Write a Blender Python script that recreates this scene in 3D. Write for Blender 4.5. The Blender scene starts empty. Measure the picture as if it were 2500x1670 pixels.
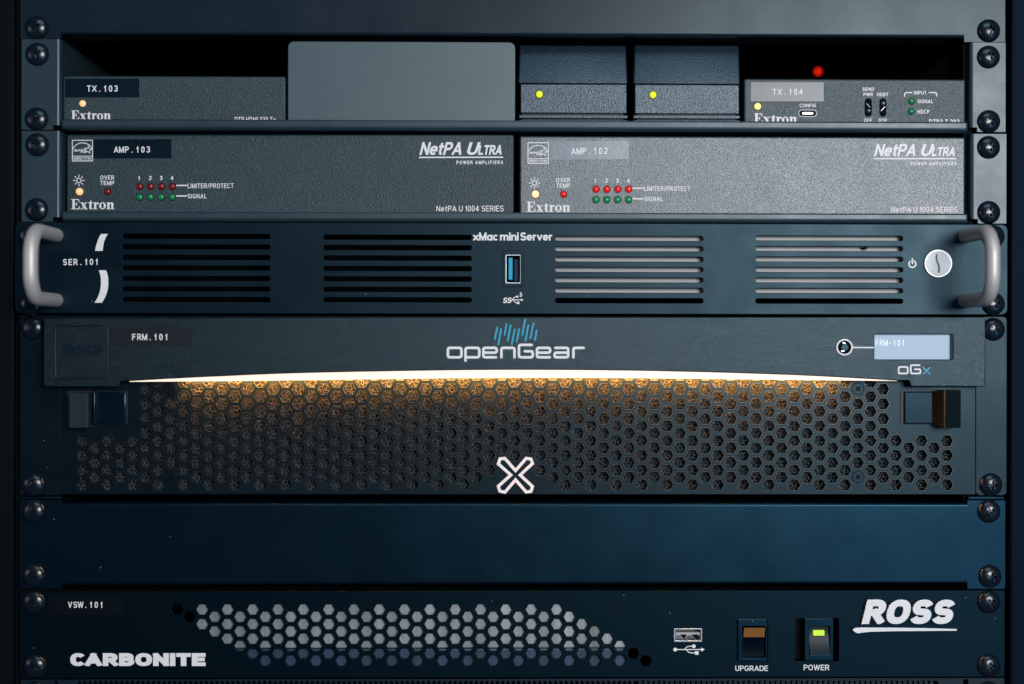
import bpy, bmesh, math, random
from mathutils import Vector, Matrix
from mathutils.geometry import delaunay_2d_cdt
R = math.radians
random.seed(7)
S = bpy.context.scene
COL = S.collection

# ---------------------------------------------------------------- camera
D = 0.75                      # camera to the front plane of the rack (m)
YAW, ROLL = R(0.8), R(0.08)
FOC, SEN = 54.0, 36.0
cd = bpy.data.cameras.new('camera'); cam = bpy.data.objects.new('camera', cd); COL.objects.link(cam)
cd.lens = FOC; cd.sensor_width = SEN; cd.clip_start = 0.01; cd.clip_end = 20
fwd = Vector((math.sin(YAW), math.cos(YAW), 0)); rgt = Vector((math.cos(YAW), -math.sin(YAW), 0)); up = Vector((0, 0, 1))
rr = rgt * math.cos(ROLL) + up * math.sin(ROLL); uu = up * math.cos(ROLL) - rgt * math.sin(ROLL)
CP = -fwd * D
cam.matrix_world = Matrix(((rr.x, uu.x, -fwd.x, CP.x), (rr.y, uu.y, -fwd.y, CP.y), (rr.z, uu.z, -fwd.z, CP.z), (0, 0, 0, 1)))
cd.dof.use_dof = True; cd.dof.focus_distance = D; cd.dof.aperture_fstop = 2.8
S.camera = cam

# ---------------------------------------------------------------- world, lamps, exposure
w = bpy.data.worlds.new('World'); S.world = w; w.use_nodes = True
bg = w.node_tree.nodes['Background']
bg.inputs[0].default_value = (0.07, 0.24, 0.48, 1); bg.inputs[1].default_value = 0.15
S.view_settings.view_transform = 'Standard'; S.view_settings.look = 'None'
S.view_settings.exposure = 0; S.view_settings.gamma = 1

def area(name, loc, target, sx, sy, power, color, spread=180):
    l = bpy.data.lights.new(name, 'AREA'); l.shape = 'RECTANGLE'; l.size = sx; l.size_y = sy
    l.energy = power; l.color = color; l.spread = R(spread)
    o = bpy.data.objects.new(name, l); COL.objects.link(o); o.location = loc
    o.rotation_euler = (Vector(target) - Vector(loc)).to_track_quat('-Z', 'Y').to_euler()
    return o
area('key_lamp', (0.66, -1.75, 0.27), (0.05, 0, 0), 0.70, 0.50, 30.0, (0.94, 0.97, 1.0))
area('top_lamp', (0.15, -1.15, 1.15), (0.0, 0, 0), 0.9, 0.5, 6.0, (0.50, 0.78, 1.0))
area('fill_lamp', (1.0, -1.60, -0.62), (0.05, 0, 0), 0.7, 0.40, 3.6, (0.05, 0.48, 1.0))
area('side_lamp', (-1.3, -0.9, 0.1), (-0.1, 0, 0), 0.5, 0.5, 1.6, (0.9, 0.92, 1.0))

# ---------------------------------------------------------------- measuring: pixel of the photograph -> metres at depth d (m) before the front plane
def W(px, py, d=0.0):
    v = fwd * FOC + rr * ((px - 1250) / 2500 * SEN) + uu * ((835 - py) / 2500 * SEN)
    t = (-d - CP.y) / v.y
    p = CP + v * t
    return p.x, p.z
def Z(ox, oy, pts): return [(ox + u / 3.2611, oy + v / 3.2611) for u, v in pts]
def RB(x0, y0, x1, y1, d=0.0):
    xm, ym = (x0 + x1) / 2, (y0 + y1) / 2
    return W(x0, ym, d)[0], W(xm, y1, d)[1], W(x1, ym, d)[0], W(xm, y0, d)[1]     # X0,Z0,X1,Z1
PX = 0.0002

# ---------------------------------------------------------------- materials
MATS = {}
def mat(name, base, rough=0.5, metal=0.0, spec=0.5, grain=0, gdist=0.0, blotch=0.0, dust=0.0, emit=None, estr=0, coat=0, brushed=0, transm=0, fine=0, ior=None, tint=None, streak=0):
    if name in MATS: return MATS[name]
    m = bpy.data.materials.new(name); m.use_nodes = True
    nt = m.node_tree; N = nt.nodes; L = nt.links; b = N['Principled BSDF']
    b.inputs['Base Color'].default_value = (*base, 1); b.inputs['Roughness'].default_value = rough
    if tint: b.inputs['Specular Tint'].default_value = (*tint, 1)
    if ior: b.inputs['IOR'].default_value = ior
    b.inputs['Metallic'].default_value = metal; b.inputs['Specular IOR Level'].default_value = spec
    b.inputs['Coat Weight'].default_value = coat; b.inputs['Transmission Weight'].default_value = transm
    if emit: b.inputs['Emission Color'].default_value = (*emit, 1); b.inputs['Emission Strength'].default_value = estr
    g = N.new('ShaderNodeNewGeometry'); pos = g.outputs['Position']
    def noise(scale, det=2, vec=None, rgh=.5):
        n = N.new('ShaderNodeTexNoise'); n.inputs['Scale'].default_value = scale; n.inputs['Detail'].default_value = det
        n.inputs['Roughness'].default_value = rgh
        L.new(vec or pos, n.inputs['Vector']); return n.outputs['Fac']
    if grain:
        h = noise(grain, 2)
        if fine:
            h2 = noise(grain * 2.6, 1)
            ad = N.new('ShaderNodeMath'); ad.operation = 'MULTIPLY_ADD'; L.new(h2, ad.inputs[0]); ad.inputs[1].default_value = fine; L.new(h, ad.inputs[2]); h = ad.outputs[0]
        bu = N.new('ShaderNodeBump'); bu.inputs['Strength'].default_value = 1; bu.inputs['Distance'].default_value = gdist
        L.new(h, bu.inputs['Height']); L.new(bu.outputs[0], b.inputs['Normal'])
    if brushed:
        mp = N.new('ShaderNodeMapping'); mp.inputs['Scale'].default_value = (1, 1, 30) if brushed == 1 else (30, 1, 1)
        L.new(pos, mp.inputs[0]); h = noise(60, 3, mp.outputs[0])
        mr = N.new('ShaderNodeMapRange'); mr.inputs[3].default_value = max(rough - .1, .05); mr.inputs[4].default_value = rough + .12
        L.new(h, mr.inputs[0]); L.new(mr.outputs[0], b.inputs['Roughness'])
        bu = N.new('ShaderNodeBump'); bu.inputs['Distance'].default_value = .00006; L.new(h, bu.inputs['Height']); L.new(bu.outputs[0], b.inputs['Normal'])
    if streak:
        mp = N.new('ShaderNodeMapping'); mp.inputs['Scale'].default_value = (1, 1, .12); L.new(pos, mp.inputs[0])
        h = noise(130, 4, mp.outputs[0], .6); mx = N.new('ShaderNodeMix'); mx.data_type = 'RGBA'
        mr = N.new('ShaderNodeMapRange'); mr.inputs[1].default_value = .3; mr.inputs[2].default_value = .7; L.new(h, mr.inputs[0]); L.new(mr.outputs[0], mx.inputs[0])
        mx.inputs[6].default_value = (*[c * (1 - streak) for c in base], 1); mx.inputs[7].default_value = (*[c * (1 + streak) for c in base], 1); L.new(mx.outputs[2], b.inputs['Base Color'])
    if blotch:
        h = noise(38, 4, None, .6)
        mr = N.new('ShaderNodeMapRange'); mr.inputs[1].default_value = .3; mr.inputs[2].default_value = .7
        mr.inputs[3].default_value = rough - blotch; mr.inputs[4].default_value = rough + blotch
        L.new(h, mr.inputs[0]); L.new(mr.outputs[0], b.inputs['Roughness'])
    if dust:
        v = N.new('ShaderNodeTexVoronoi'); v.inputs['Scale'].default_value = 620; L.new(pos, v.inputs['Vector'])
        lt = N.new('ShaderNodeMath'); lt.operation = 'LESS_THAN'; lt.inputs[1].default_value = .19; L.new(v.outputs['Distance'], lt.inputs[0])
        hn = N.new('ShaderNodeMath'); hn.operation = 'GREATER_THAN'; hn.inputs[1].default_value = 1 - dust
        sp = N.new('ShaderNodeSeparateColor'); L.new(v.outputs['Color'], sp.inputs[0]); L.new(sp.outputs[0], hn.inputs[0])
        mu = N.new('ShaderNodeMath'); mu.operation = 'MULTIPLY'; L.new(lt.outputs[0], mu.inputs[0]); L.new(hn.outputs[0], mu.inputs[1])
        mx = N.new('ShaderNodeMix'); mx.data_type = 'RGBA'; L.new(mu.outputs[0], mx.inputs[0])
        mx.inputs[6].default_value = (*base, 1); mx.inputs[7].default_value = (.12, .14, .15, 1); L.new(mx.outputs[2], b.inputs['Base Color'])
    MATS[name] = m; return m

BLK = (0.0014, 0.0042, 0.0072)
M_smooth = mat('satin_black_paint', BLK, .30, spec=.40, tint=(0.20, 0.66, 1.0), grain=260, gdist=.000006, blotch=.03, dust=.0015)
M_smootht = mat('satin_charcoal_paint', (.0062, .0125, .019), .32, spec=.29, tint=(0.80, 0.94, 1.0), grain=260, gdist=.000007, blotch=.04)
M_server = mat('fine_black_anodised', (0.0010, 0.0050, 0.0095), .38, spec=.27, tint=(0.50, .82, 1.0), grain=2400, gdist=.00003, blotch=.04, dust=.003)
M_grey = mat('textured_grey_paint', (0.018, 0.034, 0.041), .36, spec=1.0, ior=1.52, grain=1500, gdist=.00018, fine=.4, blotch=.03)
M_greyd = mat('textured_grey_paint_dimmed', (0.017, 0.033, 0.040), .36, spec=.42, grain=1500, gdist=.00026, fine=.4)  # copy of the textured grey with sheen cut, standing in for less light
M_greys = mat('fine_grey_paint', (0.022, 0.036, 0.043), .38, spec=.60, grain=1500, gdist=.00026, fine=.4)
M_greyp = mat('smooth_grey_paint', (0.036, 0.062, 0.070), .44, spec=.75, grain=1700, gdist=.00005, blotch=.05)
M_bezel = mat('textured_black_plastic', (0.0012, 0.0050, 0.0085), .25, spec=.42, tint=(0.66, .90, 1.0), grain=1500, gdist=.00021, fine=.4, dust=.002)
M_psu = mat('leather_grain_plastic', (0.008, 0.018, 0.028), .34, spec=.85, tint=(0.8, .92, 1.0), grain=1400, gdist=.00024, fine=.3)
M_ear = mat('grey_bracket_paint', (0.018, 0.034, 0.042), .38, spec=.50, tint=(0.9, .95, 1.0), grain=700, gdist=.00003, blotch=.05)
M_grille = mat('black_grille_paint', BLK, .36, spec=.25, tint=(0.55, 0.85, 1.0), grain=500, gdist=.00002, blotch=.05, dust=.003)
M_dark = mat('cabinet_black', (0.0004, 0.0018, 0.0035), .6, spec=.10)
M_post = mat('cabinet_navy', (0.0008, 0.006, 0.015), .55, spec=.04, grain=900, gdist=.0001)
M_void = mat('void_black', (0.0008, 0.0012, 0.002), .8, spec=.1)
M_white = mat('white_print', (0.79, 0.71, 0.67), .5, spec=.4, grain=900, gdist=.00004)
M_whited = mat('dull_print', (0.50, 0.52, 0.53), .5, spec=.4)
M_cyan = mat('cyan_print', (0.0, 0.30, 0.44), .5)
M_screw = mat('black_screw_steel', (0.005, 0.008, 0.013), .23, spec=.45, grain=400, gdist=.00003)
M_tape = mat('black_label_tape', (0.003, 0.009, 0.015), .32, spec=.2, tint=(.6, .9, 1), grain=120, gdist=.00006)
M_tapeg = mat('glossy_label_tape', (0.012, 0.018, 0.022), .36, spec=.62, grain=170, gdist=.00004)
M_tapel = mat('shiny_clear_tape', (0.10, 0.125, 0.145), .32, spec=.8, grain=420, gdist=.00004)
M_tapec = mat('clear_label_tape', (0.0045, 0.008, 0.010), .40, spec=.35)
M_alu = mat('silver_aluminium', (0.36, 0.35, 0.34), .5, grain=2500, gdist=.00002)
M_handle = mat('handle_aluminium', (0.55, 0.475, 0.425), .48, metal=.35, grain=1800, gdist=.00003)
M_cover = mat('brushed_cover', (0.27, 0.27, 0.262), .40, metal=.45, brushed=2, streak=.4)
M_coverd = mat('blue_steel', (0.022, 0.044, 0.075), .4, metal=.2, brushed=2, streak=.3)
M_chrome = mat('connector_chrome', (0.60, 0.61, 0.63), .28, metal=.8)
M_gloss = mat('gloss_black_plastic', (0.002, 0.007, 0.012), .22, spec=.22, tint=(.4, .8, 1))
M_matte = mat('matte_black_plastic', (0.004, 0.006, 0.009), .5, spec=.4)
M_rib = mat('ribbed_plastic', (0.010, 0.022, 0.028), .34, spec=.6)
M_red = mat('red_lens', (0.30, 0.004, 0.004), .18, spec=.6, emit=(1, .015, .006), estr=.5)
M_redd = mat('dark_red_lens', (0.16, 0.003, 0.004), .18, spec=.6, emit=(1, .01, .005), estr=.05)
M_green = mat('green_lens', (0.010, 0.16, 0.055), .2, spec=.6, emit=(.01, .35, .10), estr=.25)
M_greend = mat('deep_green_lens', (0.005, 0.12, 0.035), .2, spec=.6, emit=(.005, .30, .07), estr=.22)
M_amber = mat('amber_lens_lit', (0.8, 0.5, 0.25), .3, emit=(1, .52, .20), estr=.60)
M_amberb = mat('amber_lens_bright', (0.8, 0.6, 0.35), .3, emit=(1, .60, .30), estr=.95)
M_yellow = mat('yellow_lens_lit', (0.7, 0.6, 0.15), .3, emit=(.95, .78, .25), estr=.75)
M_lime = mat('lime_lens_lit', (0.4, 0.6, 0.02), .25, emit=(.80, .84, .03), estr=.85)
M_led = mat('warm_light_bar', (0.5, 0.4, 0.3), .4, emit=(1.0, 0.80, 0.64), estr=.92)
M_leds = mat('amber_led_row', (0.5, 0.4, 0.3), .4, emit=(1.0, 0.42, 0.095), estr=88.0)
M_redlamp = mat('red_lamp_lit', (0.8, 0.02, 0.01), .3, emit=(1, .02, .005), estr=2.2)
M_blue = mat('blue_tongue', (0.0, 0.28, 0.42), .4, spec=.4)
M_lcd = mat('lit_display', (0.06, 0.09, 0.13), .30, spec=.25, emit=(.36, .50, .64), estr=.66)
M_lcdt = mat('display_letters', (0.5, 0.52, 0.53), .4, emit=(.75, .78, .80), estr=.55)
M_foam = mat('filter_foam', (0.048, 0.058, 0.062), .36, spec=.9)
M_foamb = mat('filter_foam_deep', (0.003, 0.004, 0.005), .6, spec=.3, grain=900, gdist=.0006)
M_rocker = mat('amber_rocker_plastic', (0.26, 0.10, 0.025), .35, spec=.5)
M_indigo = mat('indigo_print', (0.006, 0.03, 0.07), .4)

# ---------------------------------------------------------------- object plumbing
def thing(name, label, cat, loc, group=None):
    o = bpy.data.objects.new(name, None); COL.objects.link(o); o.location = loc; o.empty_display_size = .01
    o['label'] = label; o['category'] = cat
    if group: o['group'] = group
    return o
def worigin(o):
    v = Vector((0, 0, 0))
    while o is not None: v += Vector(o.location); o = o.parent
    return v
def link(name, me, m, parent, label=None, kind=None):
    """mesh given in world coordinates -> object whose origin sits on its parent's"""
    if m is not None and not me.materials: me.materials.append(m)
    o = bpy.data.objects.new(name, me); COL.objects.link(o)
    if parent is not None:
        me.transform(Matrix.Translation(-worigin(parent))); o.parent = parent
    if label: o['label'] = label
    if kind: o['kind'] = kind
    return o
def mesh(name, verts, faces):
    me = bpy.data.meshes.new(name); me.from_pydata(verts, [], faces); me.update(); return me
def smooth(me, ang=40):
    me.polygons.foreach_set('use_smooth', [True] * len(me.polygons))
    try: me.set_sharp_from_angle(angle=R(ang))
    except Exception: pass
    if ang <= 40:
        for p in me.polygons:
            if max(abs(c) for c in p.normal) > .9995: p.use_smooth = False
    return me

def rrect(x0, z0, x1, z1, r=0, n=4):
    if r <= 0: return [(x0, z0), (x1, z0), (x1, z1), (x0, z1)]
    r = min(r, (x1 - x0) / 2 * .999, (z1 - z0) / 2 * .999)
    out = []
    for cx, cz, a in ((x1 - r, z0 + r, -90), (x1 - r, z1 - r, 0), (x0 + r, z1 - r, 90), (x0 + r, z0 + r, 180)):
        for i in range(n + 1):
            t = R(a + 90 * i / n); out.append((cx + r * math.cos(t), cz + r * math.sin(t)))
    return out
def circ(cx, cz, r, n=24, a0=0): return [(cx + r * math.cos(a0 + 2 * math.pi * i / n), cz + r * math.sin(a0 + 2 * math.pi * i / n)) for i in range(n)]

def plate(name, outer, holes, d1, th, bev, m, parent, label=None, res=1, kind=None):
    """flat plate: outline with holes, front face at depth d1 (towards the camera), thickness th"""
    c = bpy.data.curves.new('tmp', 'CURVE'); c.dimensions = '2D'; c.fill_mode = 'BOTH'
    K = 1000.0
    for pts in [outer] + list(holes):
        s = c.splines.new('POLY'); s.points.add(len(pts) - 1)
        for p, (x, z) in zip(s.points, pts): p.co = (x * K, z * K, 0, 1)
        s.use_cyclic_u = True
    c.extrude = max(th / 2 - bev, 1e-6) * K; c.bevel_depth = bev * K; c.bevel_resolution = res; c.offset = -bev * K
    o = bpy.data.objects.new('tmp', c)
    me = bpy.data.meshes.new_from_object(o); bpy.data.objects.remove(o); bpy.data.curves.remove(c)
    me.name = name
    vs = [None] * len(me.vertices)
    for v in me.vertices:
        x, y, z = v.co; v.co = (x / K, -d1 + th / 2 - z / K, y / K)
    me.materials.clear(); me.update()
    bm = bmesh.new(); bm.from_mesh(me); bmesh.ops.remove_doubles(bm, verts=bm.verts, dist=1e-6)
    bmesh.ops.recalc_face_normals(bm, faces=bm.faces); bm.to_mesh(me); bm.free()
    return link(name, me, m, parent, label, kind)

def boxmesh(name, X0, X1, Z0, Z1, d0, d1, bev=0, seg=2):
    bm = bmesh.new(); bmesh.ops.create_cube(bm, size=1)
    for v in bm.verts:
        v.co = ((X0 + X1) / 2 + v.co.x * (X1 - X0), -(d0 + d1) / 2 - v.co.y * (d1 - d0), (Z0 + Z1) / 2 + v.co.z * (Z1 - Z0))
    bmesh.ops.recalc_face_normals(bm, faces=bm.faces)
    if bev: bmesh.ops.bevel(bm, geom=list(bm.edges), offset=bev, segments=seg, affect='EDGES', profile=.5)
    me = bpy.data.meshes.new(name); bm.to_mesh(me); bm.free()
    if bev: smooth(me, 35)
    return me
def box(name, X0, X1, Z0, Z1, d0, d1, m, parent, bev=0, label=None, seg=2):
    return link(name, boxmesh(name, X0, X1, Z0, Z1, d0, d1, bev, seg), m, parent, label)
def bar(name, prof, X0, X1, m, parent, label=None, endr=0):
    """profile of (d, z) points extruded along x, rounded a little at the ends"""
    n = len(prof); cz = sum(p[1] for p in prof) / n; cdp = sum(p[0] for p in prof) / n
    secs = [(X0, 1), (X1, 1)] if not endr else [(X0, .0), (X0 + endr * .3, .55), (X0 + endr, 1), (X1 - endr, 1), (X1 - endr * .3, .55), (X1, .0)]
    V = []; F = []
    for x, k in secs:
        for d, z in prof:
            q = endr * (1 - k)
            dd = d - q if d > cdp else d
            V.append((x, -dd, z))
    for i in range(len(secs) - 1):
        for j in range(n):
            a, b = i * n + j, i * n + (j + 1) % n
            F.append((a, b, b + n, a + n))
    F.append(tuple(range(n))); F.append(tuple(range((len(secs) - 1) * n, len(secs) * n))[::-1])
    me = mesh(name, V, F)
    bm = bmesh.new(); bm.from_mesh(me); bmesh.ops.recalc_face_normals(bm, faces=bm.faces); bm.to_mesh(me); bm.free()
    return link(name, smooth(me, 30), m, parent, label)
def tube(path, rad, n=14, caps=True):
    V = []; F = []; prev = None
    for i, p in enumerate(path):
        p = Vector(p)
        t = (Vector(path[min(i + 1, len(path) - 1)]) - Vector(path[max(i - 1, 0)])).normalized()
        a = Vector((1, 0, 0)) if prev is None else prev
        a = (a - t * a.dot(t));
        if a.length < 1e-6: a = Vector((0, 0, 1)) - t * t.z
        a.normalize(); prev = a; b = t.cross(a)
        for k in range(n):
            th = 2 * math.pi * k / n; V.append(tuple(p + (a * math.cos(th) + b * math.sin(th)) * rad))
    for i in range(len(path) - 1):
        for k in range(n):
            a0, b0 = i * n + k, i * n + (k + 1) % n; F.append((a0, b0, b0 + n, a0 + n))
    if caps: F.append(tuple(range(n))); F.append(tuple(range(len(V) - n, len(V)))[::-1])
    return V, F

# ---------------------------------------------------------------- print: strokes laid on a surface as thin sheets
class Ink:
    def __init__(s, d): s.V = []; s.F = []; s.d = d; s.n = 0
    def poly(s, pts, lift=None):
        """pts in world (x, z)"""
        k = len(s.V); dd = s.d + .00006 + (s.n % 12) * .000004
        s.V += [(x, -dd, z) for x, z in pts]; s.F.append(tuple(range(k, k + len(pts))))
    def tri(s, pts):
        from mathutils.geometry import tessellate_polygon
        k = len(s.V); dd = s.d + .00006 + (s.n % 12) * .000004
        s.V += [(x, -dd, z) for x, z in pts]
        for t in tessellate_polygon([[Vector((x, z, 0)) for x, z in pts]]): s.F.append(tuple(k + i for i in t))
        s.n += 1
    def tripx(s, pts): s.tri([W(x, y, s.d) for x, y in pts])
    def quads(s, qs):
        for q in qs: s.poly(q)
        s.n += 1
    def line(s, pts, t, closed=False, cap=0.0, px=True, rnd=False):
        """polyline in photo pixels, width t px"""
        for q in ribbon(pts, t, closed, cap): s.poly([W(x, y, s.d) for x, y in q])
        s.n += 1
        if rnd and not closed:
            for e in (pts[0], pts[-1]): s.poly([W(x, y, s.d) for x, y in circ(e[0], e[1], t / 2, 10)]); s.n += 1
    def disc(s, x, y, r, n=20): s.poly([W(a, b, s.d) for a, b in circ(x, y, r, n)]); s.n += 1
    def ring(s, x, y, r, t, n=28): s.line(circ(x, y, r, n), t, True)
    def make(s, name, m, parent, label=None):
        me = mesh(name, s.V, s.F)
        bm = bmesh.new(); bm.from_mesh(me)
        for f in bm.faces:
            f.normal_update()
            if f.normal.y > 0: f.normal_flip()
        bm.to_mesh(me); bm.free()
        return link(name, me, m, parent, label)
def ribbon(pts, t, closed=False, cap=0.0):
    P = [Vector(p) for p in pts]; P = [p for i_, p in enumerate(P) if i_ == 0 or (p - P[i_ - 1]).length > 1e-6]
    if len(P) < 2: P = [P[0], P[0] + Vector((0, 1e-4))]
    n = len(P); h = t / 2
    if not closed and cap:
        a = (P[0] - P[1]).normalized(); b = (P[-1] - P[-2]).normalized(); P[0] = P[0] + a * cap * h; P[-1] = P[-1] + b * cap * h
    L = []
    for i in range(n):
        if closed: a, b = P[i - 1], P[(i + 1) % n]; d0 = (P[i] - a).normalized(); d1 = (b - P[i]).normalized()
        else:
            d0 = (P[i] - P[i - 1]).normalized() if i else (P[1] - P[0]).normalized()
            d1 = (P[i + 1] - P[i]).normalized() if i < n - 1 else d0
        n0 = Vector((-d0.y, d0.x)); n1 = Vector((-d1.y, d1.x)); mm = n0 + n1
        if mm.length < 1e-4: mm = n0
        mm.normalize(); k = h / max(.35, mm.dot(n0)); L.append((P[i] + mm * k, P[i] - mm * k))
    out = []
    for i in range(n if closed else n - 1):
        a, b = L[i], L[(i + 1) % n]; out.append([tuple(a[0]), tuple(b[0]), tuple(b[1]), tuple(a[1])])
    return out
def clip_y(q, lo, hi):
    for s, lim in ((1, lo), (-1, -hi)):
        o = []
        for i in range(len(q)):
            a, b = q[i - 1], q[i]; fa, fb = s * a[1] - lim, s * b[1] - lim
            if (fa >= 0) != (fb >= 0):
                t = fa / (fa - fb); o.append((a[0] + (b[0] - a[0]) * t, a[1] + (b[1] - a[1]) * t))
            if fb >= 0: o.append(b)
        q = o
        if not q: return q
    return q
def E(cx, cy, rx, ry, a0, a1, n=12, p=2.4):
    o = []
    for i in range(n + 1):
        a = R(a0 + (a1 - a0) * i / n); c, s = math.cos(a), math.sin(a)
        o.append((cx + rx * math.copysign(abs(c) ** (2 / p), c), cy + ry * math.copysign(abs(s) ** (2 / p), s)))
    return o
def bowl(x, y0, y1, r=1.0, n=8):   # from (0,y1) right round to (0,y0)
    h = (y1 - y0) / 2; return [(0, y1)] + E(x, (y0 + y1) / 2, r - x, h, 90, -90, n) + [(0, y0)]
XH = .72
G = {
 'A': (.74, 1, [[(0, 0), (.5, 1)], [(1, 0), (.5, 1)], [(.2, .27), (.8, .27)]]),
 'B': (.66, 1, [[(0, 0), (0, 1)], bowl(.5, .53, 1, .93), bowl(.5, 0, .53, 1)]),
 'C': (.68, 1, [E(.5, .5, .5, .5, 40, 320, 20)]),
 'D': (.68, 1, [[(0, 0), (0, 1)], bowl(.45, 0, 1, 1, 12)]),
 'E': (.58, 1, [[(1, 1), (0, 1), (0, 0), (1, 0)], [(0, .52), (.9, .52)]]),
 'F': (.56, 1, [[(1, 1), (0, 1), (0, 0)], [(0, .5), (.85, .5)]]),
 'G': (.72, 1, [E(.5, .5, .5, .5, 40, 350, 20)[:-2] + [(1, .22), (1, .46), (.58, .46)]]),
 'H': (.66, 1, [[(0, 0), (0, 1)], [(1, 0), (1, 1)], [(0, .52), (1, .52)]]),
 'I': (.14, 1, [[(.5, 0), (.5, 1)]]),
 'L': (.54, 1, [[(0, 1), (0, 0), (1, 0)]]),
 'M': (.82, 1, [[(0, 0), (0, 1)], [(1, 0), (1, 1)], [(.02, 1), (.5, .02)], [(.98, 1), (.5, .02)]]),
 'N': (.68, 1, [[(0, 0), (0, 1)], [(1, 0), (1, 1)], [(.02, 1), (.98, 0)]]),
 'O': (.74, 1, [E(.5, .5, .5, .5, 0, 360, 28)]),
 'P': (.62, 1, [[(0, 0), (0, 1)], bowl(.5, .44, 1, 1)]),
 'R': (.66, 1, [[(0, 0), (0, 1)], bowl(.5, .46, 1, .95), [(.48, .46), (1, 0)]]),
 'S': (.64, 1, [E(.5, .745, .47, .255, 20, 262, 12)[:-1] + E(.5, .255, .5, .255, 82, -160, 12)[1:]]),
 'T': (.62, 1, [[(0, 1), (1, 1)], [(.5, 1), (.5, 0)]]),
 'U': (.66, 1, [[(0, 1), (0, .4)] + E(.5, .4, .5, .4, 180, 360, 12) + [(1, 1)]]),
 'V': (.70, 1, [[(0, 1), (.5, 0)], [(1, 1), (.5, 0)]]),
 'W': (1.0, 1, [[(0, 1), (.25, 0)], [(.5, 1), (.25, 0)], [(.5, 1), (.75, 0)], [(1, 1), (.75, 0)]]),
 'X': (.70, 1, [[(0, 0), (1, 1)], [(0, 1), (1, 0)]]),
 'Y': (.70, 1, [[(0, 1), (.5, .45)], [(1, 1), (.5, .45)], [(.5, .5), (.5, 0)]]),
 '0': (.56, 1, [E(.5, .5, .5, .5, 0, 360, 24)]),
 '1': (.30, 1, [[(.85, 0), (.85, 1)], [(.85, .96), (0, .72)]]),
 '2': (.56, 1, [E(.5, .72, .5, .28, 165, -30, 10) + [(.0, 0), (1, 0)]]),
 '3': (.56, 1, [E(.48, .75, .47, .25, 160, -80, 9) + [(.4, .52)], [(.4, .52)] + E(.48, .26, .52, .26, 85, -165, 10)]),
 '4': (.60, 1, [[(.74, 0), (.74, 1)], [(.74, 1), (0, .27)], [(0, .27), (1, .27)]]),
 '5': (.56, 1, [[(.92, 1), (.12, 1), (.05, .55)] + E(.45, .33, .55, .33, 120, -160, 12)]),
 '/': (.40, 1, [[(0, 0), (1, 1)]]),
 '.': (.14, .16, [[(.5, .45), (.5, .55)]]),
 '-': (.45, 1, [[(0, .42), (1, .42)]]),
 'a': (.60, XH, [[(1, 0), (1, 1)], E(.48, .5, .48, .5, 0, 360, 20)]),
 'c': (.56, XH, [E(.5, .5, .5, .5, 45, 315, 16)]),
 'e': (.60, XH, [[(.04, .5), (.96, .5)], E(.5, .5, .5, .5, -6, 312, 18)]),
 'i': (.14, 1, [[(.5, 0), (.5, .68)], [(.5, .97), (.5, 1)]]),
 'm': (.94, XH, [[(0, 0), (0, 1)], [(0, .6)] + E(.25, .6, .25, .4, 180, 0, 10) + [(.5, 0)], [(.5, .6)] + E(.75, .6, .25, .4, 180, 0, 10) + [(1, 0)]]),
 'n': (.58, XH, [[(0, 0), (0, 1)], [(0, .6)] + E(.5, .6, .5, .4, 180, 0, 10) + [(1, 0)]]),
 'r': (.38, XH, [[(0, 0), (0, 1)], [(0, .55)] + E(.7, .55, .7, .42, 180, 85, 6)]),
 't': (.38, .94, [[(.4, 1), (.4, .25)] + E(.8, .25, .4, .25, 180, 265, 5), [(0, .74), (1, .74)]]),
 'v': (.58, XH, [[(0, 1), (.5, 0)], [(1, 1), (.5, 0)]]),
 'x': (.58, XH, [[(0, 0), (1, 1)], [(0, 1), (1, 0)]]),
}
def glyph(ch, t):
    wd, h, st = G[ch]; wd = max(wd + (t - .14) * .9, t); out = []
    for s in st:
        P = [(t / 2 + x * (wd - t), t / 2 + y * (h - t)) for x, y in s]
        closed = len(P) > 6 and abs(P[0][0] - P[-1][0]) < 1e-5 and abs(P[0][1] - P[-1][1]) < 1e-5
        if closed: P = P[:-1]
        curvy = len(P) > 5
        qs = [clip_y(q, 0, h) for q in ribbon(P, t, closed, 1.0 if not curvy or ch in 'aUmnrDBPRt' else .2)]
        out.append([q for q in qs if len(q) > 2])
    return wd, out
def text(ink, s, x0, y0, x1, y1, t=.15, shear=0.0, gap=.16, space=.32, mono=False, tilt=0.0):
    """fit the words s into the photo box x0..x1, y0 (cap line)..y1 (base line)"""
    items = []; cur = 0
    if mono:
        for ch in s:
            wd, st = glyph(ch, t); items.append((cur + (.66 - wd) / 2, st)); cur += .90
        total = cur - .90 + .66
    else:
        for ch in s:
            if ch == ' ': cur += space; continue
            wd, st = glyph(ch, t)
            if ch == 'A' and items and prev == 'C': cur -= .10
            items.append((cur, st)); cur += wd + gap; prev = ch
        total = cur - gap
    total += abs(shear); H = y1 - y0; sx = (x1 - x0) / total
    for ox, st in items:
        for qs in st:
            for q in qs:
                pp = []
                for x, y in q:
                    X = (ox + x + shear * y) * sx; Y = y * H
                    pp.append((x0 + X, y1 - Y - X * tilt))
                ink.poly([W(a, b, ink.d) for a, b in pp])
            ink.n += 1
def label(parent, s, d, box_, m=None, name='lettering', **k):
    i = Ink(d); text(i, s, *box_, **k); return i.make(name, m or M_white, parent)
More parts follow.
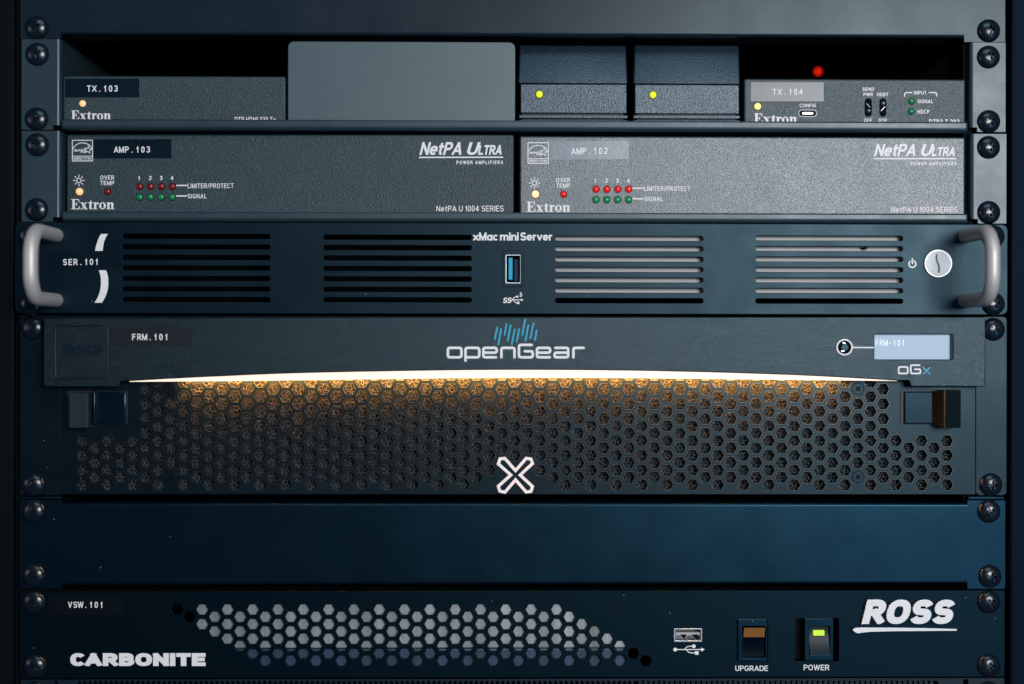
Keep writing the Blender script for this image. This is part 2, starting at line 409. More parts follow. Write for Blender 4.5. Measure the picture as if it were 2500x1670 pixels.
def serif_word(ink, x0, y0, x1, y1):
    """bold seriffed word: E x t r o n"""
    def rc(a, b, c, d): return [(a, b), (c, b), (c, d), (a, d)]
    gl = []
    gl.append((.72, [rc(.10, 0, .30, 1), rc(0, 0, .68, .07), rc(0, .93, .64, 1), rc(.3, .47, .46, .54), rc(.42, .34, .48, .67),
                     [(.56, .07), (.68, .32), (.72, .32), (.68, 0)], [(.54, .93), (.64, .68), (.68, .68), (.64, 1)]]))
    gl.append((.60, [[(.04, .66), (.24, .66), (.56, 0), (.36, 0)], [(.44, .66), (.51, .66), (.15, 0), (.08, 0)], rc(0, .61, .28, .67), rc(.36, .61, .58, .67), rc(0, 0, .22, .06), rc(.30, 0, .60, .06)]))
    gl.append((.38, [[(.10, .1), (.28, .1), (.28, .85), (.22, .85), (.10, .66)], rc(0, .60, .38, .67), [(.10, .1), (.16, 0), (.32, 0), (.38, .1), (.28, .1)]]))
    gl.append((.46, [rc(.08, 0, .26, .67), rc(0, 0, .34, .06), rc(0, .61, .26, .67), [(.26, .44), (.26, .56), (.34, .68), (.46, .66), (.46, .48), (.36, .48), (.34, .54)]]))
    o = circ(0, 0, 1, 24); inn = circ(0, 0, 1, 24); q = []
    for i in range(24):
        j = (i + 1) % 24
        q.append([(.28 + .28 * o[i][0], .335 + .345 * o[i][1]), (.28 + .28 * o[j][0], .335 + .345 * o[j][1]), (.28 + .11 * inn[j][0], .335 + .27 * inn[j][1]), (.28 + .11 * inn[i][0], .335 + .27 * inn[i][1])])
    gl.append((.56, q))
    gl.append((.66, [rc(.08, 0, .26, .67), rc(0, 0, .32, .06), rc(0, .61, .26, .67), rc(.40, 0, .58, .50), rc(.34, 0, .66, .06),
                     [(.26, .46), (.26, .56), (.36, .67), (.50, .67), (.58, .58), (.58, .50), (.40, .50), (.38, .56)]]))
    cur = 0; pl = []
    for wd, ps in gl:
        for p in ps: pl.append([(cur + x, y) for x, y in p])
        cur += wd + .035
    cur -= .035; sx = (x1 - x0) / cur
    for p in pl: ink.tripx([(x0 + x * sx, y1 - y * (y1 - y0)) for x, y in p])

# ---------------------------------------------------------------- shared small parts
def screw_mesh(r=.0057, h=.0031):
    """domed head with a cross recess, about its own centre, facing -y"""
    wv = .00062; ln = .0021
    base = [i / 15 * r for i in range(-15, 16)]
    cut = []
    for a in (-ln, -wv, wv, ln): cut += [a - .00009, a + .00009]
    xs = sorted([b for b in base if all(abs(b - c) > .00018 for c in cut)] + cut)
    n = len(xs); V = []; idx = {}; F = []
    def recess(x, z):
        return (abs(x) < wv and abs(z) < ln) or (abs(z) < wv and abs(x) < ln)
    for i, x in enumerate(xs):
        for j, z in enumerate(xs):
            q = math.hypot(x, z); X, Z_ = x, z
            if q > r: X, Z_ = x * r / q, z * r / q; q = r
            y = -h * math.sqrt(max(0, 1 - (q / r) ** 2)) ** 1.0 * .94 - h * .06
            if q >= r * .9999: y = 0
            if recess(x, z): y += .0016
            idx[i, j] = len(V); V.append((X, y, Z_))
    for i in range(n - 1):
        for j in range(n - 1):
            c = (xs[i] + xs[i + 1]) / 2, (xs[j] + xs[j + 1]) / 2
            if math.hypot(*c) < r * 1.02: F.append((idx[i, j], idx[i, j + 1], idx[i + 1, j + 1], idx[i + 1, j]))
    me = mesh('screw', V, F)
    bm = bmesh.new(); bm.from_mesh(me); bmesh.ops.remove_doubles(bm, verts=bm.verts, dist=1e-6); bmesh.ops.dissolve_degenerate(bm, edges=bm.edges, dist=1e-7)
    for f in bm.faces: f.normal_update()
    bmesh.ops.recalc_face_normals(bm, faces=bm.faces)
    for f in bm.faces:
        f.normal_update()
    if sum(f.normal.y for f in bm.faces) > 0:
        for f in bm.faces: f.normal_flip()
    bm.to_mesh(me); bm.free(); me.materials.append(M_screw)
    return smooth(me, 41)
SCREW = screw_mesh()
def screw(px, py, parent, d=0.0, rot=None):
    x, z = W(px, py, d + .0015); o = bpy.data.objects.new('screw', SCREW); COL.objects.link(o)
    o.parent = parent; o.location = Vector((x, -d, z)) - worigin(parent)
    o.rotation_euler = (R(random.uniform(-3, 3)), R(rot if rot is not None else random.uniform(-35, 35)), R(random.uniform(-3, 3)))
    return o
LEDM = {}
def dome(r, h, m):
    k = (round(r, 5), round(h, 5), m.name)
    if k in LEDM: return LEDM[k]
    V = [(0, -h, 0)]; F = []; n = 20; rings = 5
    for i in range(1, rings + 1):
        a = math.pi / 2 * i / rings
        for j in range(n): V.append((r * math.sin(a) * math.cos(2 * math.pi * j / n), -h * math.cos(a), r * math.sin(a) * math.sin(2 * math.pi * j / n)))
    for j in range(n): F.append((0, 1 + (j + 1) % n, 1 + j))
    for i in range(rings - 1):
        for j in range(n):
            a, b = 1 + i * n + j, 1 + i * n + (j + 1) % n; F.append((a, b, b + n, a + n))
    me = mesh('indicator_light', V, F); me.materials.append(m); smooth(me, 180)
    LEDM[k] = me; return me
RIMS = {}
def led(px, py, rpx, parent, m, d, h=.0011, rim=1.5, name='indicator_light', lab=None):
    x, z = W(px, py, d); o = bpy.data.objects.new(name, dome(rpx * PX, h, m)); COL.objects.link(o)
    o.parent = parent; o.location = Vector((x, -d - .00012, z)) - worigin(parent)
    if lab: o['label'] = lab
    if rim:
        r1 = (rpx + rim) * PX; k = round(r1, 6)
        if k not in RIMS:
            V = []; F = []
            for i in range(20):
                c, s = math.cos(2 * math.pi * i / 20), math.sin(2 * math.pi * i / 20)
                V += [(r1 * c, .00005, r1 * s), ((r1 - .00022) * c, -.00015, (r1 - .00022) * s), (0.0002 * c, .00002, .0002 * s)]
            for i in range(20):
                a, b = i * 3, (i + 1) % 20 * 3; F += [(a, b, b + 1, a + 1), (a + 1, b + 1, b + 2, a + 2)]
            me = mesh('rim', V, F); me.materials.append(M_matte); RIMS[k] = me
        q = bpy.data.objects.new('rim', RIMS[k]); COL.objects.link(q); q.parent = o; q.location = (0, 0, 0)
    return o
def tape(parent, box_, d, m, lab=None, name='label_tape', tilt=0):
    x0, y0, x1, y1 = box_
    pts = [W(x0, y1 - 0, d), W(x1, y1 - (x1 - x0) * tilt, d), W(x1, y0 - (x1 - x0) * tilt, d), W(x0, y0, d)]
    return plate(name, pts, [], d + .00012, .00012, 0, m, parent, lab)

# ================================================================ THE CABINET
BOT = W(1250, 1780)[1]; TOP = W(1250, -120)[1]
cab = thing('rack_cabinet', 'dark navy metal equipment cabinet framing the stacked devices at both sides', 'cabinet', (0, .3, BOT))
xl, xr = W(41, 835)[0], W(2464, 835)[0]
XL, XR = W(33, 835, 0)[0], W(2468.5, 835, .004)[0]
box('post', XL - .05, XL, BOT, TOP, -.012, .0, M_dark, cab, .0006)
box('post', XR, XR + .05, BOT, TOP, -.012, .004, M_post, cab, .0010)
box('side_panel', XL - .055, XL - .0505, BOT, TOP, -.6, -.0125, M_void, cab)
box('side_panel', XR + .0505, XR + .055, BOT, TOP, -.6, -.0125, M_void, cab)
box('back_panel', XL - .055, XR + .055, BOT, TOP, -.605, -.6005, M_void, cab)
box('top_panel', XL - .055, XR + .055, TOP + .0005, TOP + .003, -.605, -.0125, M_void, cab)
box('bottom_panel', XL - .055, XR + .055, BOT - .003, BOT - .0005, -.605, -.0125, M_void, cab)
# the inner rails that the ears are screwed to
for a, b in ((34, 150), (2352, 2467)):
    X0, X1 = W(a, 835, -.003)[0], W(b, 835, -.003)[0]
    box('mounting_rail', X0, X1, BOT, TOP, -.03, -.0045, M_void, cab, .0004)

# ================================================================ BLANK PANELS
def body_profile(Z0, Z1, d1, dep, r):
    P = []
    for i in range(6):
        a = R(90 * i / 5); P.append((d1 - r + r * math.cos(a), Z1 - r + r * math.sin(a)))
    P = [(d1, Z1 - r - .0004)] + P + [(d1 - r - .0004, Z1), (d1 - dep, Z1), (d1 - dep, Z0), (d1 - r - .0004, Z0)]
    for i in range(6):
        a = R(-90 + 90 * i / 5); P.append((d1 - r + r * math.cos(a), Z0 + r + r * math.sin(a)))
    return P + [(d1, Z0 + r + .0004)]
def blank(lab, bodybox, ears, screws, nm='blanking_plate', m=None):
    m = m or M_smooth
    X0, Z0, X1, Z1 = RB(*bodybox)
    t = thing(nm, lab, 'blanking plate', ((X0 + X1) / 2, 0, Z0), 'plain blank panels closing unused rack spaces')
    bar('face', body_profile(Z0, Z1, 0.0, .018, .0016), X0, X1, m, t)
    for e in ears:
        A0, B0, A1, B1 = RB(*e)
        if A0 < 0: A1 = X0
        else: A0 = X1
        plate('ear', rrect(A0, B0, A1, B1, 0), [], 0.0, .0022, 0, m, t)
    for s in screws: screw(*s, t)
    return t
blank('plain dark grey blank panel above the upper shelf, cut off at its top',
      (148, -110, 2354, 87.3), [(50, -110, 148, 94), (2354, -110, 2454, 102.5)], [(88, 66), (2415.6, 73.6)], m=M_smootht)
mid = blank('plain dark blue blank panel between the honeycomb chassis and the switcher',
      (150, 1227.5, 2362, 1428), [(48, 1221, 150, 1436), (2362, 1222, 2454, 1437)], [(80, 1248), (2416, 1249), (81, 1405), (2419, 1408)])
for a, b in ((52, 146), (2364, 2452)):
    X0, Z0, X1, Z1 = RB(a, 1212.5, b, 1219, -.0005); box('spacer_strip', X0, X1, Z0, Z1, -.003, -.0005, M_smooth, mid, .0003)

# ================================================================ SHELVES
def shelf(lab, el, er, lip, scr, floor_z_px):
    X0, Z0, X1, Z1 = RB(*lip)
    t = thing('rack_shelf', lab, 'rack shelf', ((X0 + X1) / 2, 0, Z0), 'shelves carrying the small boxes and amplifiers')
    r = .0023
    P = [(-.250, Z1 - .0012), (-.0015, Z1 - .0012), (-.0002, Z1 - .0006), (0.0008, Z1 - .0002), (.0012, Z1 - .0009), (.0012, Z0 + .0002 + r + .0003)]
    for i in range(7):
        a = R(0 - 80 * i / 6); P.append((.0012 - r + r * math.cos(a), Z0 + .0002 + r + r * math.sin(a)))
    P += [(-.006, Z0 + .0002), (-.250, Z0 + .0002)]
    bar('tray', P, X0, X1, M_ear, t, endr=.0012)
    for e, sgn in ((el, 1), (er, -1)):
        A0, B0, A1, B1 = RB(*e)
        # ear with rounded inner bend running back as the side wall; one notch at the lower inner corner
        nx, nz = .0036, .0022
        rr_ = .0016
        prof = []
        inner = A1 if sgn > 0 else A0; outer = A0 if sgn > 0 else A1
        wallx = inner
        pts = [(outer, 0.0), (inner - sgn * rr_, 0.0)]
        for i in range(1, 6):
            a = R(90 * i / 5); pts.append((inner - sgn * rr_ + sgn * rr_ * math.sin(a), -rr_ + rr_ * math.cos(a)))
        pts.append((inner, -.250))
        th = .0012
        back = [(outer, -th), (inner - sgn * rr_, -th), (inner - sgn * th, -rr_ - .0002), (inner - sgn * th, -.250)]
        loop = pts + back[::-1]; n = len(loop)
        V = [(x, -dd, B0 + nz) for x, dd in loop] + [(x, -dd, B1) for x, dd in loop]
        F = [(i, (i + 1) % n, (i + 1) % n + n, i + n) for i in range(n)] + [tuple(range(n)), tuple(range(n, 2 * n))[::-1]]
        me = mesh('ear', V, F)
        bm = bmesh.new(); bm.from_mesh(me); bmesh.ops.recalc_face_normals(bm, faces=bm.faces); bm.to_mesh(me); bm.free()
        link('ear', smooth(me, 30), M_ear, t)
        q = sorted((outer, inner - sgn * nx)); plate('ear_foot', rrect(q[0], B0, q[1], B0 + nz), [], 0, th, 0, M_ear, t)
    for s in scr: screw(*s, t)
    return t
sh1 = shelf('upper grey shelf tray holding the small converter boxes and power supplies', (52.5, 95.5, 147.5, 316.5), (2368, 104, 2455, 322), (150, 294, 2362.5, 321.5),
            [(89.5, 131), (87.5, 289), (2415, 138), (2416, 296)], 300)
sh2 = shelf('lower grey shelf tray holding the two wide amplifiers side by side', (53, 319.5, 147.5, 541), (2370, 327, 2457, 545.5), (151, 518.5, 2362.5, 545),
            [(89, 352.7), (87.4, 511), (2415.5, 359), (2416, 518)], 524)

# ================================================================ BOXES ON THE UPPER SHELF
FL1 = W(1250, 301, 0)[1] + .0001
def shelfbox(name, lab, cat, b, d, m, dep=.12, bev=.0009, group=None, floor=FL1, top_r=None):
    X0, Z0, X1, Z1 = RB(*b, d); Z0 = floor
    t = thing(name, lab, cat, ((X0 + X1) / 2, .06, Z0), group)
    if top_r: plate('front_cover', [(X0, Z0), (X1, Z0)] + rrect(X0, Z0, X1, Z1, top_r, 6)[7:21], [], d, .004, .0005, m, t, res=2); box('case', X0 + .001, X1 - .001, Z0 + .0001, Z1 - .001, -dep, d - .0042, m, t)
    else:
        box('case', X0, X1, Z0, Z1, -dep, d, m, t, bev, seg=3)
    return t
DB = -.004
tx = shelfbox('transmitter_box', 'low grey box with black TX.103 label, leftmost on the upper shelf', 'transmitter', (153.5, 185.5, 697.5, 300), DB, M_greyd, group='small video transmitters on the upper shelf')
tp = tape(tx, (159, 192, 340, 238), DB, M_tape); label(tp, 'TX.103', DB + .00012, (212.5, 208.5, 288, 224), mono=True, t=.17)
led(202, 253, 8.5, tx, M_amber, DB)
i = Ink(DB); serif_word(i, 174, 269.5, 271, 292); i.make('lettering', M_white, tx)
label(tx, 'DTP HDMI 330 Tx', DB, (573, 285.5, 673, 298), t=.15)
shelfbox('blank_box', 'taller plain grey box with rounded upper corners in the middle of the upper shelf', 'box', (702.5, 101.5, 1258, 300), -.003, M_greyp, top_r=.0030)
def psu(lab, b_top, b_split, b_low, xs_low, bands, ledp):
    d = -.003
    X0, Z0, X1, Zs = RB(b_split[0], b_split[1], b_split[2], 300, d); Z0 = FL1
    t = thing('power_supply', lab, 'power supply', ((X0 + X1) / 2, .06, Z0), 'black power supplies with lit green lights')
    dt = -.0105
    zt = W(b_top[0], b_top[1], dt)[1]
    tx0, tx1 = W(b_top[0], b_top[1], dt)[0], W(b_top[2], b_top[1], dt)[0]
    # upper shell leaning back
    zs = Zs + .00035
    V = [(X0, -d, zs), (X1, -d, zs), (tx1, -dt, zt), (tx0, -dt, zt), (X0, .085, zs), (X1, .085, zs), (tx1, .085, zt), (tx0, .085, zt)]
    F = [(0, 1, 2, 3), (4, 7, 6, 5), (0, 4, 5, 1), (3, 2, 6, 7), (0, 3, 7, 4), (1, 5, 6, 2)]
    me = mesh('upper_shell', V, F)
    bm = bmesh.new(); bm.from_mesh(me); bmesh.ops.recalc_face_normals(bm, faces=bm.faces)
    bmesh.ops.bevel(bm, geom=list(bm.edges), offset=.0008, segments=3, affect='EDGES', profile=.5); bm.to_mesh(me); bm.free()
    link('upper_shell', smooth(me, 35), M_psu, t)
    a0, a1 = W(xs_low[0], 240, d)[0], W(xs_low[1], 240, d)[0]; zl = W(1250, b_low, d)[1]
    box('lower_shell', a0, a1, zl, Zs, -.085, d, M_psu, t, .0004)
    box('seam', X0 + .002, X1 - .002, FL1, Zs + .0002, -.083, d - .0016, M_matte, t)
    for y0, y1 in bands:
        B0, b0, B1, b1 = RB(xs_low[0] - 4, y0, xs_low[1] + 2, y1, d); box('rib_band', B0, B1, max(b0, FL1), b1, -.08, d + .0002, M_psu, t, .0003)
    led(ledp[0], ledp[1], 8.5, t, M_lime, d, h=.0026)
    return t
psu('black grained power supply with a lime light, beside the plain grey box', (1269, 110, 1528.5), (1265, 205.5, 1532.5), 276, (1271, 1530), [(281, 289), (293, 299)], (1316.7, 230.6))
psu('black grained power supply with a lime light, beside the TX.104 box', (1549.5, 110, 1804), (1546, 206.8, 1807), 276.5, (1550, 1804.5), [(281.5, 290), (293.5, 299)], (1594, 232))
tx = shelfbox('transmitter_box', 'speckled grey box with TX.104 label and two toggle switches on the upper shelf', 'transmitter', (1816.5, 193, 2357, 300), DB, M_greys, group='small video transmitters on the upper shelf')
tp = tape(tx, (1833, 201, 2011, 247.5), DB, M_tapeg); label(tp, 'TX.104', DB + .00012, (1886, 217, 1960, 231.5), M_white, mono=True, t=.16)
led(1849.6, 260, 8.8, tx, M_yellow, DB)
i = Ink(DB); serif_word(i, 1841, 277, 1946, 301.5); i.make('lettering', M_white, tx)
TL = Ink(DB)
for s_, b_ in (('CONFIG', (1952, 253.3, 1992, 261.7)), ('SEND', (2105.5, 213.5, 2134, 222)), ('PWR', (2108, 226.5, 2131, 235)), ('HDBT', (2141, 226.5, 2169, 235)),
               ('OFF', (2109.5, 289.5, 2129.5, 298.3)), ('DTP', (2145, 289.5, 2165, 298.3)), ('INPUT', (2231.5, 222.3, 2262, 231)), ('SIGNAL', (2240, 243, 2278, 252)),
               ('HDCP', (2240, 268, 2269, 277.5)), ('DTP3 T 202', (2268, 291.5, 2342, 304))): label(tx, s_, DB, b_, t=.17)
TL.line([(2208.5, 236), (2208.5, 229), (2211, 226.3), (2227, 226)], 2.6); TL.line([(2267.5, 226), (2284, 226.3), (2286.5, 229), (2286.5, 236)], 2.6)
TL.make('bracket_mark', M_white, tx)
X0, Z0, X1, Z1 = RB(1948, 267, 1995, 286.5, DB)
plate('usb_port', rrect(X0, Z0, X1, Z1, .0019, 6), [rrect(X0 + .0006, Z0 + .0006, X1 - .0006, Z1 - .0006, .0014, 6)], DB + .0003, .0005, .00005, M_alu, tx)
plate('socket', rrect(X0 + .0006, Z0 + .0006, X1 - .0006, Z1 - .0006, .0014, 6), [], DB + .0001, .0001, 0, M_void, tx)
box('tongue', X0 + .0022, X1 - .0022, (Z0 + Z1) / 2 - .0004, (Z0 + Z1) / 2 + .0004, DB, DB + .0004, M_chrome, tx)
for (a, b, yy) in ((2111, 2128.5, 271), (2147, 2164, 253)):
    X0, Z0, X1, Z1 = RB(a, 240, b, 285, DB)
    sl = plate('slide_switch', rrect(X0, Z0, X1, Z1, .0017, 6), [], DB + .00012, .0001, 0, M_void, tx)
    x, z = W((a + b) / 2, yy, DB); o = bpy.data.objects.new('knob', dome(.00095, .0018, M_chrome)); COL.objects.link(o); o.parent = sl; o.location = Vector((x, -DB - .0001, z)) - worigin(sl)
    V, F = tube([(x - .0009, -DB - .0003, z + .0036 * (1 if yy > 260 else -1)), (x + .0008, -DB - .0005, z + .0016 * (1 if yy > 260 else -1))], .00012, 6); link('contact', mesh('contact', V, F), M_chrome, sl)
led(2225, 247, 7.6, tx, M_greend, DB); led(2225, 272, 7.6, tx, M_greend, DB)

# something deep in the cabinet behind the right box: dark unit with a red light and a round knob
dd = -.20
rx, rz = W(1997, 175, dd)
rear = thing('rear_unit', 'dark unit deep behind the TX.104 box with one glowing red light', 'device', (rx, -dd + .01, rz - .03))
X0, Z0, X1, Z1 = RB(1900, 100, 2200, 300, dd); box('case', X0, X1, FL1, Z1, dd - .05, dd, M_void, rear, .001)
led(1997, 175, 7.0, rear, M_redlamp, dd, h=.0016, rim=0)
led(2127, 128, 10, rear, M_coverd, dd, h=.001, rim=0, name='knob')
led(2007, 141, 8, rear, M_coverd, dd, h=.0008, rim=0, name='knob')

# ================================================================ AMPLIFIERS
FL2 = W(1250, 524, 0)[1] + .0001
def amp(lab, b, ox, oy, tpb, tm, txt, txm, greens, reds, bright, pm=None):
    d = DB
    t = shelfbox('amplifier', lab, 'amplifier', b, d, pm or M_grey, dep=.2, bev=.0009, group='wide amplifiers on the lower shelf', floor=FL2)
    f = lambda x, y: (x + ox, y + oy)
    tp = tape(t, tpb[0], d, tm, tilt=tpb[2]); label(tp, txt, d + .00012, tpb[1], txm, mono=True, t=.17, tilt=tpb[2])
    k = Ink(d)
    # square certification mark: frame, arc, script scribble, star, name line
    x0, y0, x1, y1 = 173, 341.2, 222.7, 391.7
    k.line([f(x0, y0), f(x1, y0), f(x1, y1), f(x0, y1)], 2.1, True)
    k.line([f(x0, 380), f(x1, 380)], 1.6)
    k.line([f(*p) for p in E(198, 366, 23.5, -18.5, 170, 10, 14, 2.0)], 2.0)
    k.line([f(*p) for p in ((176, 367.5), (181, 363), (183, 365), (180, 368), (185, 367.5), (187, 364), (189, 367.5), (191, 364), (193, 367), (196, 363), (197, 366), (194, 371), (198, 369), (201, 363), (203, 366), (200, 372), (206, 368), (208, 363))], 1.5)
    st = []
    for a in range(10):
        rad = 9.2 if a % 2 == 0 else 3.9; th = R(-90 + 36 * a + 8); st.append(f(211.5 + rad * math.cos(th), 364.5 + rad * math.sin(th)))
    k.line(st, 1.5, True)
    text(k, 'ENERGY STAR', x0 + 3 + ox, 382.6 + oy, x1 - 3 + ox, 389 + oy, t=.17, gap=.10, space=.2)
    k.make('certification_mark', M_white, t); k = Ink(d)
    # sun symbol
    cx, cy = f(189, 439.5); k.ring(cx, cy, 5.4, 2.2)
    for a in range(8):
        c, s = math.cos(R(45 * a)), math.sin(R(45 * a)); k.line([(cx + 8.3 * c, cy + 8.3 * s), (cx + 14 * c, cy + 14 * s)], 2.1)
    k.make('sun_symbol', M_white, t); k = Ink(d)
    text(k, 'OVER', *f(241.5, 427.3), *f(276, 438), t=.16); text(k, 'TEMP', *f(241.5, 440.6), *f(276, 451.3), t=.16)
    k.make('lettering', M_white, t); k = Ink(d)
    for j, cxx in enumerate((337.3, 364.3, 391, 418)):
        text(k, '1234'[j], *f(cxx - (3 if j else 2), 428.7), *f(cxx + (3.6 if j else 1.6), 438.8), t=.2)
    k.make('lettering', M_white, t); k = Ink(d)
    k.line([f(428, 452.2), f(455, 452.2)], 3.2); k.line([f(428, 478), f(455, 478)], 3.2)
    text(k, 'LIMITER/PROTECT', *f(456.6, 447.3), *f(569, 459), t=.155); text(k, 'SIGNAL', *f(456.6, 473), *f(503, 484), t=.155)
    k.make('lettering', M_white, t)
    k = Ink(d); serif_word(k, *f(170, 485), *f(276.5, 510)); k.make('lettering', M_white, t)
    led(*f(191, 467), 9.6, t, M_amberb if bright else M_amber, d, h=.0022)
    led(*f(260, 467), 7.8, t, M_red if bright else M_redd, d)
    for j in range(4):
        led(*f(339 + 26.6 * j, 454.7), 8.0, t, reds, d); led(*f(338.6 + 26.6 * j, 480.4), 8.0, t, greens, d)
    return t, d
a1, d1 = amp('left amplifier, grey front dimmed in its paint, with the black AMP.103 label', (158, 328, 1254, 523), 0, 0,
    ((223.7, 339, 416.5, 385.7), (276, 356.5, 364.5, 371.7), 0), M_tape, 'AMP.103', M_white, M_greend, M_redd, False, M_greyd)
a2, d2 = amp('right amplifier, brighter speckled front with the shiny AMP.102 label', (1268.5, 333, 2356.5, 527), 1116, 7.3,
    ((1342.5, 345.5, 1535, 390.5), (1395.5, 361, 1484, 377), .012), M_tapel, 'AMP.102', M_white, M_green, M_red, True)
def netpa(t, d, x0, y0, x1, y1, yu, pb, sb):
    k = Ink(d); w_ = x1 - x0
    text(k, 'NetPA', x0, y0, x0 + w_ * .535, y1, t=.185, shear=.26, gap=.05)
    text(k, 'U', x0 + w_ * .555, y0 + .5, x0 + w_ * .735, y1, t=.19, shear=.26)
    text(k, 'LTRA', x0 + w_ * .70, y0 + 7.5, x1, y1, t=.21, shear=.22, gap=.05)
    k.line([(x0 - 1, yu), (x1 + .5, yu)], 3.2)
    k.make('lettering', M_white, t); label(t, 'POWER AMPLIFIERS', d, pb, t=.20, gap=.30, space=.45); k = Ink(d); text(k, 'NetPA U 1004 SERIES', *sb, t=.135, gap=.13)
    k.make('lettering', M_white, t)
netpa(a1, d1, 1023.5, 348, 1227.5, 379.3, 385.2, (1114, 393.4, 1227.5, 402), (1065, 503, 1229, 517))
a1.rotation_euler.z = R(-1.2); a1.location.x += .0013
netpa(a2, d2, 2133.5, 351.5, 2334.5, 381, 387.5, (2223, 395.3, 2335, 403.5), (2176, 505, 2337.5, 518.3))

# ================================================================ SERVER PANEL
ds = .004
X0, Z0, X1, Z1 = RB(37, 545, 2460, 766.5, ds)
srv = thing('rack_server', 'black rack server panel with four slotted vents and two silver pull handles', 'server', (0, 0, Z0))
slots = []
def slot(x0, x1, yc, h=11.2):
    a, b, c, e = RB(x0, yc - h / 2, x1, yc + h / 2, ds); slots.append(rrect(a, b, c, e, (e - b) / 2 * .98, 5))
for k in range(7):
    slot(298.3, 659.5, 577.2 + 25.7 * k); slot(788.7, 1151.3, 579.4 + 25.45 * k)
    slot(1355.5, 1716.8, 582.2 + 25.35 * k); slot(1844.8, 2204.3, 581.6 + 25.6 * k)
slots.append(rrect(*RB(1231.5, 617, 1273.5, 696, ds), .0008, 3))
plate('front_panel', rrect(X0, Z0, X1, Z1, .0028, 5), slots, ds, .004, .00025, M_server, srv)
box('chassis', X0 + .02, X1 - .02, Z0 + .0008, Z1 - .0008, -.4, -.030, M_void, srv)
# socket in the middle
a, b, c, e = RB(1227, 612, 1278.5, 701, ds)
up_ = plate('usb_port', rrect(a, b, c, e, .0012, 4), [rrect(*RB(1234, 621.5, 1271.5, 692, ds), .0006, 3)], ds + .0004, .003, .0003, M_server, srv)
a, b, c, e = RB(1234, 621.5, 1271.5, 692, ds)
plate('metal_shell', rrect(a, b, c, e, .0006, 3), [rrect(a + .0005, b + .0005, c - .0003, e - .0005, .0005, 3)], ds - .0002, .006, .0001, M_chrome, up_)
box('socket', a + .0002, c - .0002, b + .0002, e - .0002, -.006, -.003, M_void, up_)
a, b, c, e = RB(1241.5, 628.5, 1251.5, 682.5, ds); box('tongue', a, c, b, e, -.0025, ds - .0014, M_blue, up_, .0002)
a, b, c, e = RB(1256, 632, 1270, 685, ds); box('tongue_back', a, c, b, e, -.0025, -.0005, mat('navy_plastic', (0, .02, .06), .2), up_)
k = Ink(ds); text(k, 'xMac mini Server', 1155, 567.5, 1349, 587.3, t=.19, gap=.05, space=.14); k.make('lettering', M_white, srv)
k = Ink(ds)
k.tripx(Z(0, 530, [(757, 272), (764, 232), (779, 185), (793, 152), (806, 134), (860, 134), (843, 162), (828, 200), (821, 236), (818, 272)]))
k.tripx(Z(0, 530, [(787, 424), (845, 424), (855, 452), (862, 490), (863, 530), (860, 568), (850, 606), (836, 642), (812, 682), (754, 682), (776, 644), (792, 604), (801, 566), (804, 528), (803, 490), (797, 454)]))
k.make('logo_mark', M_white, srv)
tp = tape(srv, (122, 613, 297, 660), ds, mat('satin_tape', (.0010, .0045, .0085), .38, spec=.22, tint=(.5, .82, 1)), tilt=.004); label(tp, 'SER.101', ds + .00012, (154, 632.4, 241, 647.5), mono=True, t=.17, tilt=.008)
k = Ink(ds)
text(k, 'S', 1227, 726.5, 1240, 740, t=.2, shear=.2); text(k, 'S', 1237.5, 726.5, 1250.5, 740, t=.2, shear=.2)
k.line([(1249, 732), (1273, 732)], 2.0); k.tripx([(1272, 728.8), (1278, 732), (1272, 735.2)])
k.line([(1250, 732), (1256, 725.5), (1261, 724.4)], 1.8); k.disc(1263, 724.4, 2.8)
k.line([(1252, 732), (1259, 739), (1264, 739.6)], 1.8); k.line([(1262, 739.4), (1268, 739.4)], 6); text(k, '5', 1268.8, 714.2, 1274.8, 724.6, t=.2)
k.line([(1250, 732), (1247, 736)], 2.0)
k.make('lettering', M_white, srv)
k = Ink(ds); cx, cy = 2227.4, 644.5; k.line([(cx + 8.4 * math.sin(R(a)), cy - 8.4 * math.cos(R(a))) for a in range(35, 326, 15)], 3.4, rnd=True); k.line([(cx, cy - 12.5), (cx, cy - 1)], 3.6, rnd=True)
k.make('power_symbol', M_white, srv)
x, z = W(2289.6, 643.5, ds)
pb = plate('power_button', circ(x, z, 34.5 * PX, 48), [], ds + .0011, .0011, .0003, mat('button_alu', (.62, .61, .60), .35, metal=.3), srv, res=2)
plate('button_face', circ(x, z, 30.3 * PX, 48), [], ds + .00135, .0004, .0001, mat('button_face_alu', (.62, .60, .59), .5, metal=.15), pb)
k = Ink(ds + .00135); k.tripx(Z(1780, 530, [(1647, 294), (1660, 292), (1658, 325), (1663, 350), (1674, 375), (1681, 402), (1677, 443), (1661, 443), (1664, 405), (1660, 382), (1649, 357), (1643, 328)]))
k.make('button_mark', M_indigo, pb)
# handles
def handle(rx_px, y0px, y1px):
    x, z1 = W(rx_px, y0px, ds); _, z0 = W(rx_px, y1px, ds); L_ = .0415; r = .012; fy = -(ds + L_)
    P = [(x, -ds + .002, z1), (x, fy + r, z1)]
    for i in range(1, 9): a = R(90 * i / 8); P.append((x, fy + r - r * math.sin(a), z1 - r + r * math.cos(a)))
    for i in range(0, 9): a = R(90 * i / 8); P.append((x, fy + r - r * math.cos(a), z0 + r - r * math.sin(a)))
    P.append((x, -ds + .002, z0))
    V, F = tube(P, .0034, 20); link('handle', smooth(mesh('handle', V, F), 50), M_handle, srv)
handle(137.5, 574.5, 733); handle(2356, 577, 735)
for s in ((70, 575), (73, 742), (2427, 577.5), (2427, 741.6)): screw(*s, srv, ds)

